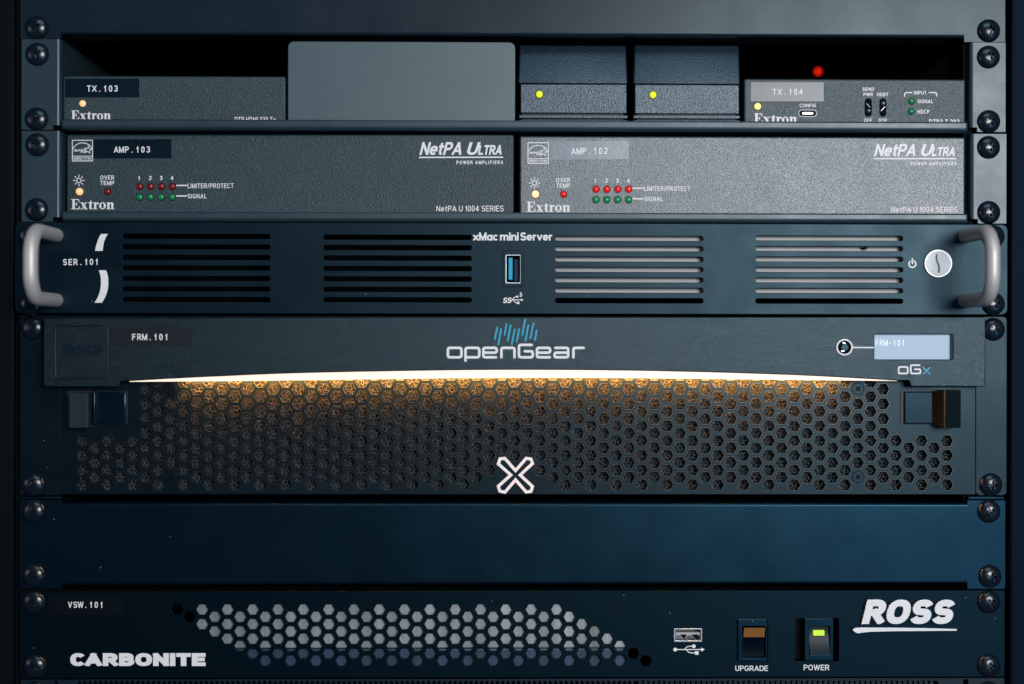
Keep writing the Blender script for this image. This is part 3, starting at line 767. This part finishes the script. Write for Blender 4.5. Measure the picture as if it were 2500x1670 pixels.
# small computer inside, seen through the right-hand slots
di = -.0010
X0, Z0, X1, Z1 = RB(1340, 566, 2212, 722, di)
pc = thing('small_computer', 'silver computer casing seen through the right-hand vent slots of the server', 'computer', ((X0 + X1) / 2, .08, Z0))
x, z = W(2108, 600, di)
plate('casing', rrect(X0, Z0, X1, Z1, .003, 5), [circ(x, z, .0020, 20)], di, .020, .0008, M_alu, pc)
V = [(x + .0016 * math.cos(a * math.pi / 6), -di + .001, z + .0016 * math.sin(a * math.pi / 6)) for a in range(12)]
plate('lamp_window', circ(x - .0006, z, .0011, 16), [], di - .0003, .001, .0002, mat('grey_plastic', (.25, .26, .27), .4), pc)

# ================================================================ CARD FRAME CHASSIS
X0, Z0, X1, Z1 = RB(49, 771, 2459, 1209.5, 0)
fr = thing('card_frame', 'tall black chassis with a honeycomb grille and glowing arched light bar', 'equipment frame', (0, 0, Z0))
XA, XB = W(149, 1100)[0], W(2381.5, 1100)[0]
plate('ear', rrect(X0, Z0, XA - .00015, Z1, .0006, 2), [], 0, .0025, .0002, M_grille, fr)
plate('ear', rrect(XB + .00015, Z0, X1, Z1, .0022, 4), [], 0, .0025, .0002, M_grille, fr)
HX, HV = 31.03, 35.85
holes = []; hexpx = []
rh = .00305
for c in range(69):
    cx = 201 + HX * c
    full = 5 <= c <= 63
    for k in range(9):
        cy = (1183.6 if c % 2 == 0 else 1165.3) - HV * k
        if not full and cy < 1068: continue
        if cy < 905: continue
        if c in (7, 61) and (k == 0 or abs(cy - 949) < 10): continue
        dc = abs(c - 34)
        if (dc == 0 and cy > 1125) or (dc == 1 and cy > 1110) or (dc == 2 and cy > 1160): continue
        hexpx.append((cx, cy)); x, z = W(cx, cy, 0)
        holes.append([(x + rh * math.cos(R(60 * i)), z + rh * math.sin(R(60 * i))) for i in range(6)])
# emblem opening stays in the plate as a printed mark
gz0, gz1 = Z0 + .0006, W(1250, 880)[1]
def arch(x, side='bezel'):
    pts = [(316, 930.6), (430, 923.8), (560, 917.8), (680, 912.4), (840, 908.3), (1000, 905.6), (1130, 903.6), (1260, 902.8), (1400, 903.4), (1520, 904.6), (1650, 907), (1780, 910.2), (1960, 916.5), (2087, 923.2), (2190, 929.3)]
    if side != 'bezel': pts = [(316, 932.2), (430, 931.4), (560, 930.6), (720, 928.8), (900, 926.2), (1080, 923.8), (1260, 922.6), (1500, 922.8), (1780, 926), (1960, 927.8), (2087, 929), (2190, 930.2)]
    for (a_, b_), (c_, d_) in zip(pts, pts[1:]):
        if a_ <= x <= c_: return b_ + (d_ - b_) * (x - a_) / (c_ - a_)
def sm(x, side):        # smoothed sample of the arch
    q = [arch(min(max(x + o_, 316), 2190), side) for o_ in (-60, -30, 0, 30, 60)]
    return sum(q) / 5 if 380 < x < 2120 else arch(x, side)
xs = [316 + (2190 - 316) * i / 72 for i in range(73)]
low = [(x_, sm(x_, 'bezel')) for x_ in xs]
def pierced(name, outer, hs, d1, th, m, parent):
    pts = [Vector(p) * 1000 for p in outer]; faces = [list(range(len(pts)))]
    for h in hs:
        k0 = len(pts); pts += [Vector(p) * 1000 for p in h]; faces.append(list(range(k0, k0 + len(h))))
    vo, ed, fa, ov, oe, of = delaunay_2d_cdt(pts, [], faces, 1, 1e-5)
    keep = [f for f, o_ in zip(fa, of) if len(o_) == 1 and o_[0] == 0]
    V = [(p.x / 1000, -d1, p.y / 1000) for p in vo] ; n = len(V); V += [(x_, y_ + th, z_) for x_, y_, z_ in V]
    cnt = {}
    for f in keep:
        for q in range(len(f)): cnt.setdefault(tuple(sorted((f[q - 1], f[q]))), []).append((f[q - 1], f[q]))
    F = [tuple(f) for f in keep] + [tuple(i_ + n for i_ in f[::-1]) for f in keep]
    for e_ in cnt.values():
        if len(e_) == 1: a_, b_ = e_[0]; F.append((b_, a_, a_ + n, b_ + n))
    me = mesh(name, V, F); bm = bmesh.new(); bm.from_mesh(me)
    bmesh.ops.delete(bm, geom=[v for v in bm.verts if not v.link_faces], context='VERTS'); bmesh.ops.recalc_face_normals(bm, faces=bm.faces); bm.to_mesh(me); bm.free()
    return link(name, me, m, parent)
cutl = [W(x_, sm(x_, 'strip') - 3.5, 0) for x_ in xs]
pierced('grille', [(XA + .00015, gz0), (XB - .00015, gz0), (XB - .00015, gz1), (cutl[-1][0] + .0004, gz1)] + cutl[::-1] + [(cutl[0][0] - .0004, gz1), (XA + .00015, gz1)], holes, 0, .0012, M_grille, fr)
box('grille_frame', XA + .0002, XB - .0002, W(1250, 878)[1], Z1 - .0005, -.0012, 0.0, M_grille, fr)
# shallow embossed rings round the holes catch the light as thin bright edges in the photo: built as raised hexagon lips, their lit look put into a lighter, glossier paint
LV = []; LF = []
for (cx, cy) in hexpx:
    x, z = W(cx, cy, 0)
    for r_, y_ in ((rh + .00040, .00001), (rh + .00030, -.00022), (rh + .00014, -.00022), (rh + .00005, .00001)):
        for i in range(6): LV.append((x + r_ * math.cos(R(60 * i)), y_, z + r_ * math.sin(R(60 * i))))
    k0 = len(LV) - 24
    for q in range(3):
        for i in range(6):
            j = (i + 1) % 6; LF.append((k0 + q * 6 + i, k0 + q * 6 + j, k0 + q * 6 + 6 + j, k0 + q * 6 + 6 + i))
lips = link('hole_rims', mesh('hole_rims', LV, LF), mat('rim_highlight_paint', (.006, .010, .013), .34, spec=.7), fr, kind='stuff')
# reticulated foam: struts on the dual of a random triangulation, three layers deep
def foam(depth, step, rad, seed, m, jz):
    rnd = random.Random(seed)
    fx0, fz0 = W(150, 1198, 0); fx1, fz1 = W(2381, 905, 0)
    pts = []; nr = int((fz1 - fz0) / step) + 3; nc = int((fx1 - fx0) / step) + 3
    for j in range(nr):
        for i_ in range(nc):
            pts.append(Vector((fx0 + (i_ + (j % 2) * .5 + rnd.uniform(-.42, .42)) * step, fz0 + (j + rnd.uniform(-.42, .42)) * step)) * 1000)
    vo, ed, fa, *_ = delaunay_2d_cdt(pts, [], [], 0, 1e-6)
    cen = []; em = {}
    for fi, f in enumerate(fa):
        c = sum((vo[i_] for i_ in f), Vector((0, 0))) / len(f) / 1000
        cen.append(Vector((c.x, -depth + rnd.uniform(-jz, jz), c.y)))
        for q in range(len(f)):
            em.setdefault(tuple(sorted((f[q], f[q - 1]))), []).append(fi)
    V = []; F = []
    for pr in em.values():
        if len(pr) != 2: continue
        a, b = cen[pr[0]], cen[pr[1]]; t = b - a
        if t.length < 1e-5 or t.length > step * 2: continue
        t.normalize(); u = t.orthogonal().normalized(); v = t.cross(u); mdp = (a + b) / 2; k0 = len(V)
        for p, r_ in ((a, rad * 1.45), (mdp, rad * .8), (b, rad * 1.45)):
            for q in range(3): th = q * 2.0944; V.append(tuple(p + (u * math.cos(th) + v * math.sin(th)) * r_))
        for s_ in (0, 3):
            for q in range(3): q2 = (q + 1) % 3; F.append((k0 + s_ + q, k0 + s_ + q2, k0 + s_ + 3 + q2, k0 + s_ + 3 + q))
    me = mesh('filter_foam', V, F); me.polygons.foreach_set('use_smooth', [True] * len(me.polygons)); return me
fo = link('filter_foam', foam(-.0026, .00190, .00012, 3, M_foam, .0004), M_foam, fr, kind='stuff')
link('filter_foam', foam(-.0042, .0018, .00013, 5, M_foam, .0005), M_foam, fr, kind='stuff')
box('lid_light_block', X0 + .012, X1 - .012, Z1 - .0009, Z1 - .0003, -.3, -.0013, M_void, fr)  # unseen top plate, added to keep led light out of the slots above
box('floor_plate', X0 + .02, X1 - .02, Z0 + .0003, Z0 + .0009, -.3, -.003, M_void, fr)
a, b, c, e = RB(150, 905, 2381, 1206, 0); box('foam_core', a, c, b + .0005, e, -.02, -.0056, M_foamb, fr)
# flush screws in the grille
for s in ((418, 949), (2095, 949), (418, 1164.5), (2095, 1164.5)):
    x, z = W(*s, 0)
    hs = plate('flush_screw', circ(x, z, .0027, 24), [], .0003, .0003, .0001, M_grille, fr)
    k = Ink(.0004); k.line([(s[0] - 5, s[1] - 4.6), (s[0] + 5, s[1] + 4.6)], 3.4); k.line([(s[0] + 5, s[1] - 4.6), (s[0] - 5, s[1] + 4.6)], 3.4); k.make('cross_recess', M_void, hs)
    k = Ink(0); k.ring(s[0], s[1], 14.3, 1.2); k.make('recess_edge', M_void, hs)
# bezel with arched lower edge
dbz = .008
outp = [(110, 775.5), (106.5, 779), (106.5, 940), (110, 945), (288, 945), (291.5, 941.5), (292, 932), (296, 930.8)] + low + [(2218, 929.8), (2221.5, 932), (2222.5, 941), (2226, 944), (2402, 944), (2406, 940), (2406.5, 777), (2403, 773.2)]
bz = plate('bezel', [W(x_, y_, dbz) for x_, y_ in outp], [rrect(*RB(2135.5, 817, 2326.5, 877.5, dbz), .0005, 3)], dbz, .0076, .0005, M_bezel, fr, res=2)
# light bar below the arch
top_ = low; bot_ = [(x_, sm(x_, 'strip')) for x_ in xs]
bp = [W(x_, y_ - 2.0, .0065) for x_, y_ in top_] + [W(x_, y_, .0065) for x_, y_ in bot_[::-1]]
lbar = plate('light_bar', bp, [], .0065, .0006, 0, M_led, fr)
lp = [W(x_, y_ + min(4.5, (arch(x_, 'strip') - y_) * .4), .0045) for x_, y_ in top_ if 425 < x_ < 2085] + [W(x_, y_ - min(1.6, (y_ - arch(x_, 'bezel')) * .15), .0045) for x_, y_ in bot_[::-1] if 425 < x_ < 2085]
plate('led_row', lp, [], .00585, .0082, 0, M_leds, lbar)
# pressed square with raised name at the left of the bezel
a, b, c, e = RB(134, 793.5, 265.5, 925.5, dbz)
pd = plate('badge_pad', rrect(a, b, c, e, .0012, 4), [rrect(a + .0007, b + .0007, c - .0007, e - .0007, .001, 4)], dbz + .0007, .0010, .0003, M_smootht, bz)
k = Ink(dbz + .0003)
V_ = Ink(dbz); text(V_, 'ROSS', 152, 841, 256, 865, t=.26, shear=.25, gap=.04)
me = mesh('raised_name', V_.V, V_.F); bm = bmesh.new(); bm.from_mesh(me)
r_ = bmesh.ops.extrude_face_region(bm, geom=list(bm.faces)); vv = [g for g in r_['geom'] if isinstance(g, bmesh.types.BMVert)]
for v in vv: v.co.y -= .0009
bmesh.ops.recalc_face_normals(bm, faces=bm.faces); bm.to_mesh(me); bm.free()
link('raised_name', me, M_smootht, bz)
a, b, c, e = RB(142, 871, 257, 873.5, dbz); box('raised_line', a, c, b, e, dbz - .0002, dbz + .0004, M_bezel, bz, .0001)
tp = tape(bz, (270, 799, 465, 844.5), dbz, M_tapec)
k = Ink(dbz + .00012); text(k, 'FRM.101', 322, 815, 411, 830.5, mono=True, t=.17); k.make('lettering', M_white, bz)
# wordmark drawn with even round strokes
k = Ink(dbz)
T = 6.3
def rpath(pts, r=5):
    out = [pts[0]]
    for i_ in range(1, len(pts) - 1):
        p0, p, p1 = Vector(pts[i_ - 1]), Vector(pts[i_]), Vector(pts[i_ + 1]); a_ = (p0 - p).normalized(); b_ = (p1 - p).normalized()
        rr2 = min(r, (p0 - p).length * .5, (p1 - p).length * .5)
        for q in range(5):
            t_ = q / 4; A = p + a_ * rr2 * (1 - t_) ** 2 * 1.0; B = b_ * rr2 * t_ ** 2; out.append(tuple(A + B))
    out.append(pts[-1]); return out
def rs(*pts): k.line(rpath(list(pts)), T, rnd=True)
def closed_rect(x0, y0, x1, y1, t_=T, r=5): k.line(rrect(x0, y0, x1, y1, r, 4), t_, True)
yt, yb = 849.3, 872.3
closed_rect(1093.5, yt, 1126.5, yb)
closed_rect(1136.5, yt, 1170, yb); rs((1136.5, 866), (1136.5, 880.5))
rs((1211, yb), (1180, yb), (1180, yt), (1212.5, yt), (1212.5, 861), (1181, 861))
rs((1224, yb), (1224, yt), (1256, yt), (1256, yb))
rs((1298, 842), (1267, 842), (1267, yb), (1300.5, yb), (1300.5, 857.5), (1281, 857.5))
rs((1342, yb), (1311, yb), (1311, yt), (1343, yt), (1343, 861), (1312, 861))
rs((1356, yt), (1387, yt), (1387, yb), (1354, yb), (1354, 861), (1386, 861))
rs((1400, yb), (1400, yt), (1425, yt))
k.make('lettering', M_white, bz)
k = Ink(dbz)
for (u0, v0, u1, v1) in ((1722, 218, 1743, 128), (1749, 264, 1773, 143), (1800, 188, 1816, 103), (1825, 234, 1847, 111), (1857, 264, 1880, 143), (1896, 238, 1915, 143), (1941, 188, 1964, 63), (1966, 234, 1989, 111), (2005, 216, 2030, 95), (2041, 231, 2055, 153)):
    k.line(Z(680, 760, [(u0, v0), (u1, v1)]), 4.4, rnd=True)
k.make('wave_mark', M_cyan, bz)
# push button and display
x, z = W(2062, 847.7, dbz)
k = Ink(dbz); k.ring(2062, 847.7, 18.2, 3.6, 36); k.line([(2082, 848.3), (2133.5, 848.6)], 3.2); k.make('button_ring', M_white, bz)
bt = plate('push_button', circ(x, z, 16.3 * PX, 32), [], dbz + .00015, .0002, 0, M_void, bz)
link_ = plate('button_cap', circ(x, z, 9 * PX, 24), [], dbz + .0006, .0006, .0002, M_gloss, bt, res=2)
k = Ink(dbz + .0002); k.tripx([(2056, 836.5), (2060, 835.5), (2065, 838.5), (2062, 839.5)]); k.tripx([(2053, 857), (2059, 855), (2062, 857.5), (2057, 858.5)]); k.make('contact_leaf', M_chrome, bt)
a, b, c, e = RB(2133, 815, 2319, 880, .0045); disp = box('display', a, c, b, e, .001, .0045, M_lcd, bz, .0002)
k = Ink(.0045)
text(k, 'FRM-101', 2137, 829.5, 2209, 844.5, mono=True, t=.12); k.make('lettering', M_lcdt, disp)
k = Ink(dbz); T = 4.2
closed_rect(2194, 896, 2216, 911.8, 3.8, 3)
k.line(rpath([(2245, 891.6), (2223.5, 891.6), (2223.5, 911.8), (2247, 911.8), (2247, 901.6), (2233, 901.6)], 3), 3.8, rnd=True); k.make('lettering', M_white, bz)
k = Ink(dbz); k.line([(2254, 897), (2271, 913)], 3.0, rnd=True); k.line([(2271, 897), (2254, 913)], 3.0, rnd=True); k.make('lettering', M_cyan, bz)
# cross emblem in white outline
k = Ink(0.0)
o8 = Z(680, 1000, [(1752, 380), (1790, 376), (1887, 474), (1984, 376), (2022, 382), (2034, 418), (1936, 521), (2034, 624), (2022, 662), (1984, 668), (1887, 571), (1790, 670), (1750, 660), (1738, 622), (1838, 521), (1738, 420)])
c0 = (680 + 1887 / 3.2611, 1000 + 522 / 3.2611)
inn = []
arm = 8.2 / 3.2611 * 1.414
for sx_, sy_ in ((-1, -1), (1, -1), (1, 1), (-1, 1)):
    pass
# outline = ribbon along the inset outline
k.line([(c0[0] + (x_ - c0[0]) * 1.0 - (3.6 if x_ > c0[0] + 12 else -3.6 if x_ < c0[0] - 12 else 0), c0[1] + (y_ - c0[1]) - (3.6 if y_ > c0[1] + 12 else -3.6 if y_ < c0[1] - 12 else 0)) for x_, y_ in o8], 7.4, True)
k.make('cross_emblem', M_white, fr)
# latches
def latch(x0, x1, y0, y1, sm0, sm1, rb0, rb1, ry0, ry1, dr, saw=1):
    a, b, c, e = RB(x0, y0, x1, y1, 0)
    t_ = plate('latch', rrect(a, b, c, e, .0005, 2), [], .0006, .0005, .0001, M_matte, fr)
    a, b, c, e = RB(sm0, y0 + 2, sm1, y1 - 1, .002)
    box('latch_plate', a, c, b, e, .0004, .002, M_gloss, t_, .0006)
    a, b, c, e = RB(rb0, ry0, rb1, ry1, dr)
    n = 13; wdt = (c - a) / n
    prof = []
    V = []; F = []
    for i_ in range(n):
        xa = a + i_ * wdt; V += ([(xa, -dr + .0004), (xa + wdt * .1, -dr), (xa + wdt * .75, -dr + .00035), (xa + wdt * .98, -dr + .0010)] if saw > 0 else [(xa, -dr + .0010), (xa + wdt * .25, -dr + .0005), (xa + wdt * .85, -dr), (xa + wdt * .98, -dr + .0010)])
    loop = V; m_ = len(loop); VV = [(x_, y_, b) for x_, y_ in loop] + [(x_, y_, e) for x_, y_ in loop]
    base = len(VV); VV += [(a, -.0004, b), (c, -.0004, b), (a, -.0004, e), (c, -.0004, e)]
    FF = [(i_, i_ + 1, i_ + 1 + m_, i_ + m_) for i_ in range(m_ - 1)]
    FF += [tuple(range(m_)) + (base + 1, base), tuple(range(m_, 2 * m_)) + (base + 3, base + 2), (0, m_, base + 2, base), (m_ - 1, 2 * m_ - 1, base + 3, base + 1)]
    me = mesh('ribbed_grip', VV, FF); bm = bmesh.new(); bm.from_mesh(me); bmesh.ops.recalc_face_normals(bm, faces=bm.faces); bm.to_mesh(me); bm.free()
    link('ribbed_grip', me, M_rib, t_)
    return t_
la = latch(165, 312, 954, 1037, 232, 307, 169.5, 214, 960, 1044, .011)
a, b, c, e = RB(226, 955, 232, 1038, .006); box('latch_wedge', a, c, b, e, .0004, .006, M_gloss, la, .0008)
lb = latch(2198, 2345, 954, 1036, 2208, 2278, 2305, 2346, 953, 1045, .011, -1)
a, b, c, e = RB(2281, 956, 2302, 1038, .006)
V = [(a, -.002, b), (c, -.0085, b - .001), (c, -.0085, e + .0006), (a, -.002, e), (a, 0, b), (c, 0, b), (c, 0, e), (a, 0, e)]
link('latch_wedge', mesh('latch_wedge', V, [(0, 1, 2, 3), (4, 7, 6, 5), (0, 4, 5, 1), (3, 2, 6, 7), (0, 3, 7, 4), (1, 5, 6, 2)]), M_dark, lb)
for s in ((78, 800), (2427, 804), (80, 1184), (2421, 1184)): screw(*s, fr)

# ================================================================ SWITCHER
X0, Z0, X1, Z1 = RB(48.5, 1442.5, 2453, 1654, 0)
sw = thing('video_switcher', 'black switcher front with honeycomb band, two rocker switches and large white lettering', 'video switcher', (0, 0, Z0))
hol = []; rh2 = .00297
for row in range(8):
    for q in range(16):
        x, z = W(432.2 + 30.93 * row + 61.87 * q, 1488.4 + 17.85 * row, 0)
        hol.append([(x + rh2 * math.cos(R(60 * i)), z + rh2 * math.sin(R(60 * i))) for i in range(6)])
up2 = rrect(*RB(1645.5, 1534, 1714, 1567, 0), .0004, 2)
swc = [rrect(*RB(1800, 1512, 1875, 1616, 0), .0003, 2), rrect(*RB(1942, 1510, 2048, 1614.5, 0), .0003, 2)]
plate('front_panel', rrect(X0, Z0, X1, Z1, .0006, 2), hol + [up2] + swc, 0, .0014, .00016, mat('switcher_paint', (.0005, .0025, .0050), .40, spec=.16, tint=(0.3, .75, 1.0), grain=1200, gdist=.00005, dust=.004), sw)
a, b, c, e = RB(476, 1470, 1533, 1583, -.0022); box('inner_cover', a, c, b, e, -.05, -.0022, M_cover, sw, .0008)
a, b, c, e = RB(476, 1584, 1533, 1640, -.0020); box('inner_tray', a, c, b, e, -.05, -.0020, M_coverd, sw, .0004)
box('top_cover', X0 + .012, X1 - .012, Z1 - .0012, Z1 - .0003, -.2, -.0013, M_void, sw)
a, b, c, e = RB(80, 1450, 2420, 1650, 0); box('chassis', a, c, b, e, -.2, -.055, M_void, sw)
tp = tape(sw, (118, 1457, 300, 1501), 0, mat('brown_tape', (.0015, .0035, .005), .38, spec=.15)); label(tp, 'VSW.101', .00012, (166.5, 1469, 252.5, 1484), mono=True, t=.17)
k = Ink(0); text(k, 'CARBONITE', 171.5, 1594.5, 502, 1626, t=.29, gap=.05); k.make('lettering', M_white, sw)
# raised maker's badge with swoosh
dn = .0012
bd = Ink(dn); text(bd, 'ROSS', 2103.5, 1464, 2336.5, 1523.5, t=.27, shear=.22, gap=.05)
bd.tripx(Z(1780, 1330, [(985, 680), (995, 668), (1015, 661), (1060, 659), (1300, 660), (1560, 664), (1812, 671), (1812, 684), (1560, 686), (1300, 688), (1120, 693), (1050, 700), (1028, 706), (1005, 697)]))
me_b = bd
bk = Ink(.0006)
text(bk, 'ROSS', 2098.5, 1460, 2341, 1528.5, t=.40, shear=.22, gap=-.06)
bk.tripx(Z(1780, 1330, [(968, 682), (985, 655), (1060, 645), (1812, 655), (1820, 695), (1120, 707), (1030, 722), (990, 710)]))
def solid(ink, name, m, depth, parent):
    me = mesh(name, ink.V, ink.F); bm = bmesh.new(); bm.from_mesh(me)
    r2 = bmesh.ops.extrude_face_region(bm, geom=list(bm.faces))
    for v in [g for g in r2['geom'] if isinstance(g, bmesh.types.BMVert)]: v.co.y += depth
    bmesh.ops.recalc_face_normals(bm, faces=bm.faces); bm.to_mesh(me); bm.free(); return link(name, me, m, parent)
bb = solid(bk, 'badge_backing', M_gloss, .0005, sw); solid(bd, 'badge_letters', M_white, .0005, bb)
# usb socket
a, b, c, e = RB(1645.5, 1534, 1714, 1567, 0)
ub = plate('usb_port', rrect(a, b, c, e, .0004, 2), [rrect(a + .0006, b + .0007, c - .0006, e - .0006, .0003, 2)], .0002, .009, .0001, M_chrome, sw)
box('socket', a + .0003, c - .0003, b + .0003, e - .0003, -.0095, -.0075, M_alu, ub)
box('tongue', a + .001, c - .001, b + .0028, b + .0044, -.007, -.0012, M_alu, ub, .0002)
for q in (.22, .64):
    x = a + (c - a) * q; V = [(x, .0006, e - .0033), (x + .0022, .0006, b + .0012), (x + .003, .0006, e - .003), (x, .0002, e - .0033), (x + .0022, .0002, b + .0012), (x + .003, .0002, e - .003)]
    link('spring', mesh('spring', V, [(3, 4, 5), (0, 2, 1), (0, 1, 4, 3), (1, 2, 5, 4), (2, 0, 3, 5)]), M_void, ub)
k = Ink(0)
f = lambda u, v: (1240 + u / 3.2611, 1330 + v / 3.2611)
k.disc(*f(1332, 834), 4.6); k.line([f(1332, 834), f(1545, 834)], 2.2); k.tripx([f(1538, 818), f(1568, 834), f(1538, 850)])
k.line([f(1405, 834), f(1425, 812), f(1450, 808), f(1480, 808)], 2.2); k.disc(*f(1480, 808), 4.6)
k.line([f(1420, 834), f(1440, 856), f(1465, 861), f(1490, 861)], 2.2); k.line([f(1489, 861), f(1518, 861)], 8.6)
k.make('usb_symbol', M_white, sw)
def rocker(fx, ro, flip, m_top, lens=None):
    a, b, c, e = RB(*fx, .0012)
    t_ = plate('rocker_switch', rrect(a, b, c, e, .0004, 3), [rrect(*RB(*ro, .0012), .0008, 4)], .0014, .010, .0003, M_smooth, sw, res=2)
    a, b, c, e = RB(ro[0] + 1, ro[1] + 1.5, ro[2] - 1, ro[3] - 1.5, .0012); zm = b + (e - b) * .5
    # rocker as a curved slab: one half pressed in, the other standing out
    n = 16; V = []; F = []
    for i_ in range(n + 1):
        t2 = i_ / n; z = b + (e - b) * t2; s2 = (t2 - .5) * 2
        out = .0012 + (.0016 * s2 * (-1 if flip else 1)) - .0010 * (1 - s2 * s2)
        V += [(a, -out, z), (c, -out, z), (a, .006, z), (c, .006, z)]
    for i_ in range(n):
        q = i_ * 4; F += [(q, q + 1, q + 5, q + 4), (q, q + 4, q + 6, q + 2), (q + 1, q + 3, q + 7, q + 5)]
    F += [(0, 2, 3, 1), (n * 4, n * 4 + 1, n * 4 + 3, n * 4 + 2)]
    rk = link('rocker', smooth(mesh('rocker', V, F), 30), mat('rocker_plastic', (.002, .007, .012), .42, spec=.18), t_)
    return t_, rk, (a, b, c, e)
t_, rk, (a, b, c, e) = rocker((1801.5, 1511.5, 1873.5, 1615.5), (1813, 1529, 1869, 1606), False, None)
# amber upper face of the first rocker
rk.data.materials[0] = mat('dark_rocker_plastic', (.001, .003, .006), .35, spec=.08)
zt0 = b + (e - b) * .66
V = []; F = []
for i_ in range(7):
    t2 = .66 + .33 * i_ / 6; s2 = (t2 - .5) * 2; out = .0012 + .0016 * s2 - .0010 * (1 - s2 * s2) + .00012; z = b + (e - b) * t2
    V += [(a + .0003, -out, z), (c - .0003, -out, z)]
for i_ in range(6): q = i_ * 2; F.append((q, q + 1, q + 3, q + 2))
link('amber_face', smooth(mesh('amber_face', V, F), 40), M_rocker, rk)
t_, rk, (a, b, c, e) = rocker((1964.5, 1509.5, 2034.5, 1613.5), (1976, 1528.5, 2026, 1599), True, None)
a2_, b2_, c2_, e2_ = RB(1985.5, 1539, 2012.5, 1551.5, .0006); box('lit_window', a2_, c2_, b2_, e2_, -.0008, .0011, mat('lime_window', (.3, .5, .02), .3, emit=(.50, .85, .02), estr=.75), rk, .0002)
box('clip', *[W(1944, 1560)[0], W(1962, 1560)[0]], W(1950, 1612)[1], W(1950, 1513)[1], -.012, -.004, M_void, t_)
k = Ink(0); text(k, 'UPGRADE', 1795, 1625, 1875, 1638, t=.15, gap=.10); k.make('lettering', M_white, sw); k = Ink(0); text(k, 'POWER', 1962, 1622.8, 2024.5, 1636.3, t=.15, gap=.10); k.make('lettering', M_white, sw)
for (cx_, cy_) in ((1492, 1488), (2199.5, 1608)):
    x, z = W(cx_, cy_); plate('rivet', circ(x, z, .0024, 24), [circ(x, z, .0020, 24)], .00018, .0003, .00006, M_grille, sw)
for s in ((81, 1471), (2416, 1471), (84, 1627), (2416, 1626)): screw(*s, sw)

# ================================================================ VENT PANEL at the very bottom
X0, Z0, X1, Z1 = RB(50, 1658, 2453, 1770, 0)
vp = thing('vent_panel', 'black vent panel with a row of narrow upright slots, cut off by the bottom edge', 'vent panel', (0, 0, Z0))
hs = []
for i_ in range(163):
    cx_ = 193 + 12.93 * i_
    if cx_ > 2306: break
    a, b, c, e = RB(cx_ - 3.6, 1663, cx_ + 3.6, 1760, 0); hs.append(rrect(a, b, c, e, .0006, 2))
xa, xb = W(150, 1700)[0], W(2345, 1700)[0]
hs.append(rrect(W(133, 1700)[0], W(133, 1770)[1] + .002, W(148, 1700)[0] - .0016, Z1 - .0006, 0)); hs.append(rrect(W(2352, 1700)[0], W(133, 1770)[1] + .002, W(2364, 1700)[0], Z1 - .0006, 0))
plate('front_panel', rrect(X0, Z0, X1, Z1, .0006, 2), hs, -.0004, .002, .0001, mat('vent_paint', (.003, .010, .017), .45, spec=.2), vp)
box('backing', X0 + .02, X1 - .02, Z0, Z1 - .0008, -.1, -.02, M_void, vp)
for s in ((83, 1693), (2415, 1693)): screw(*s, vp, -.0004)
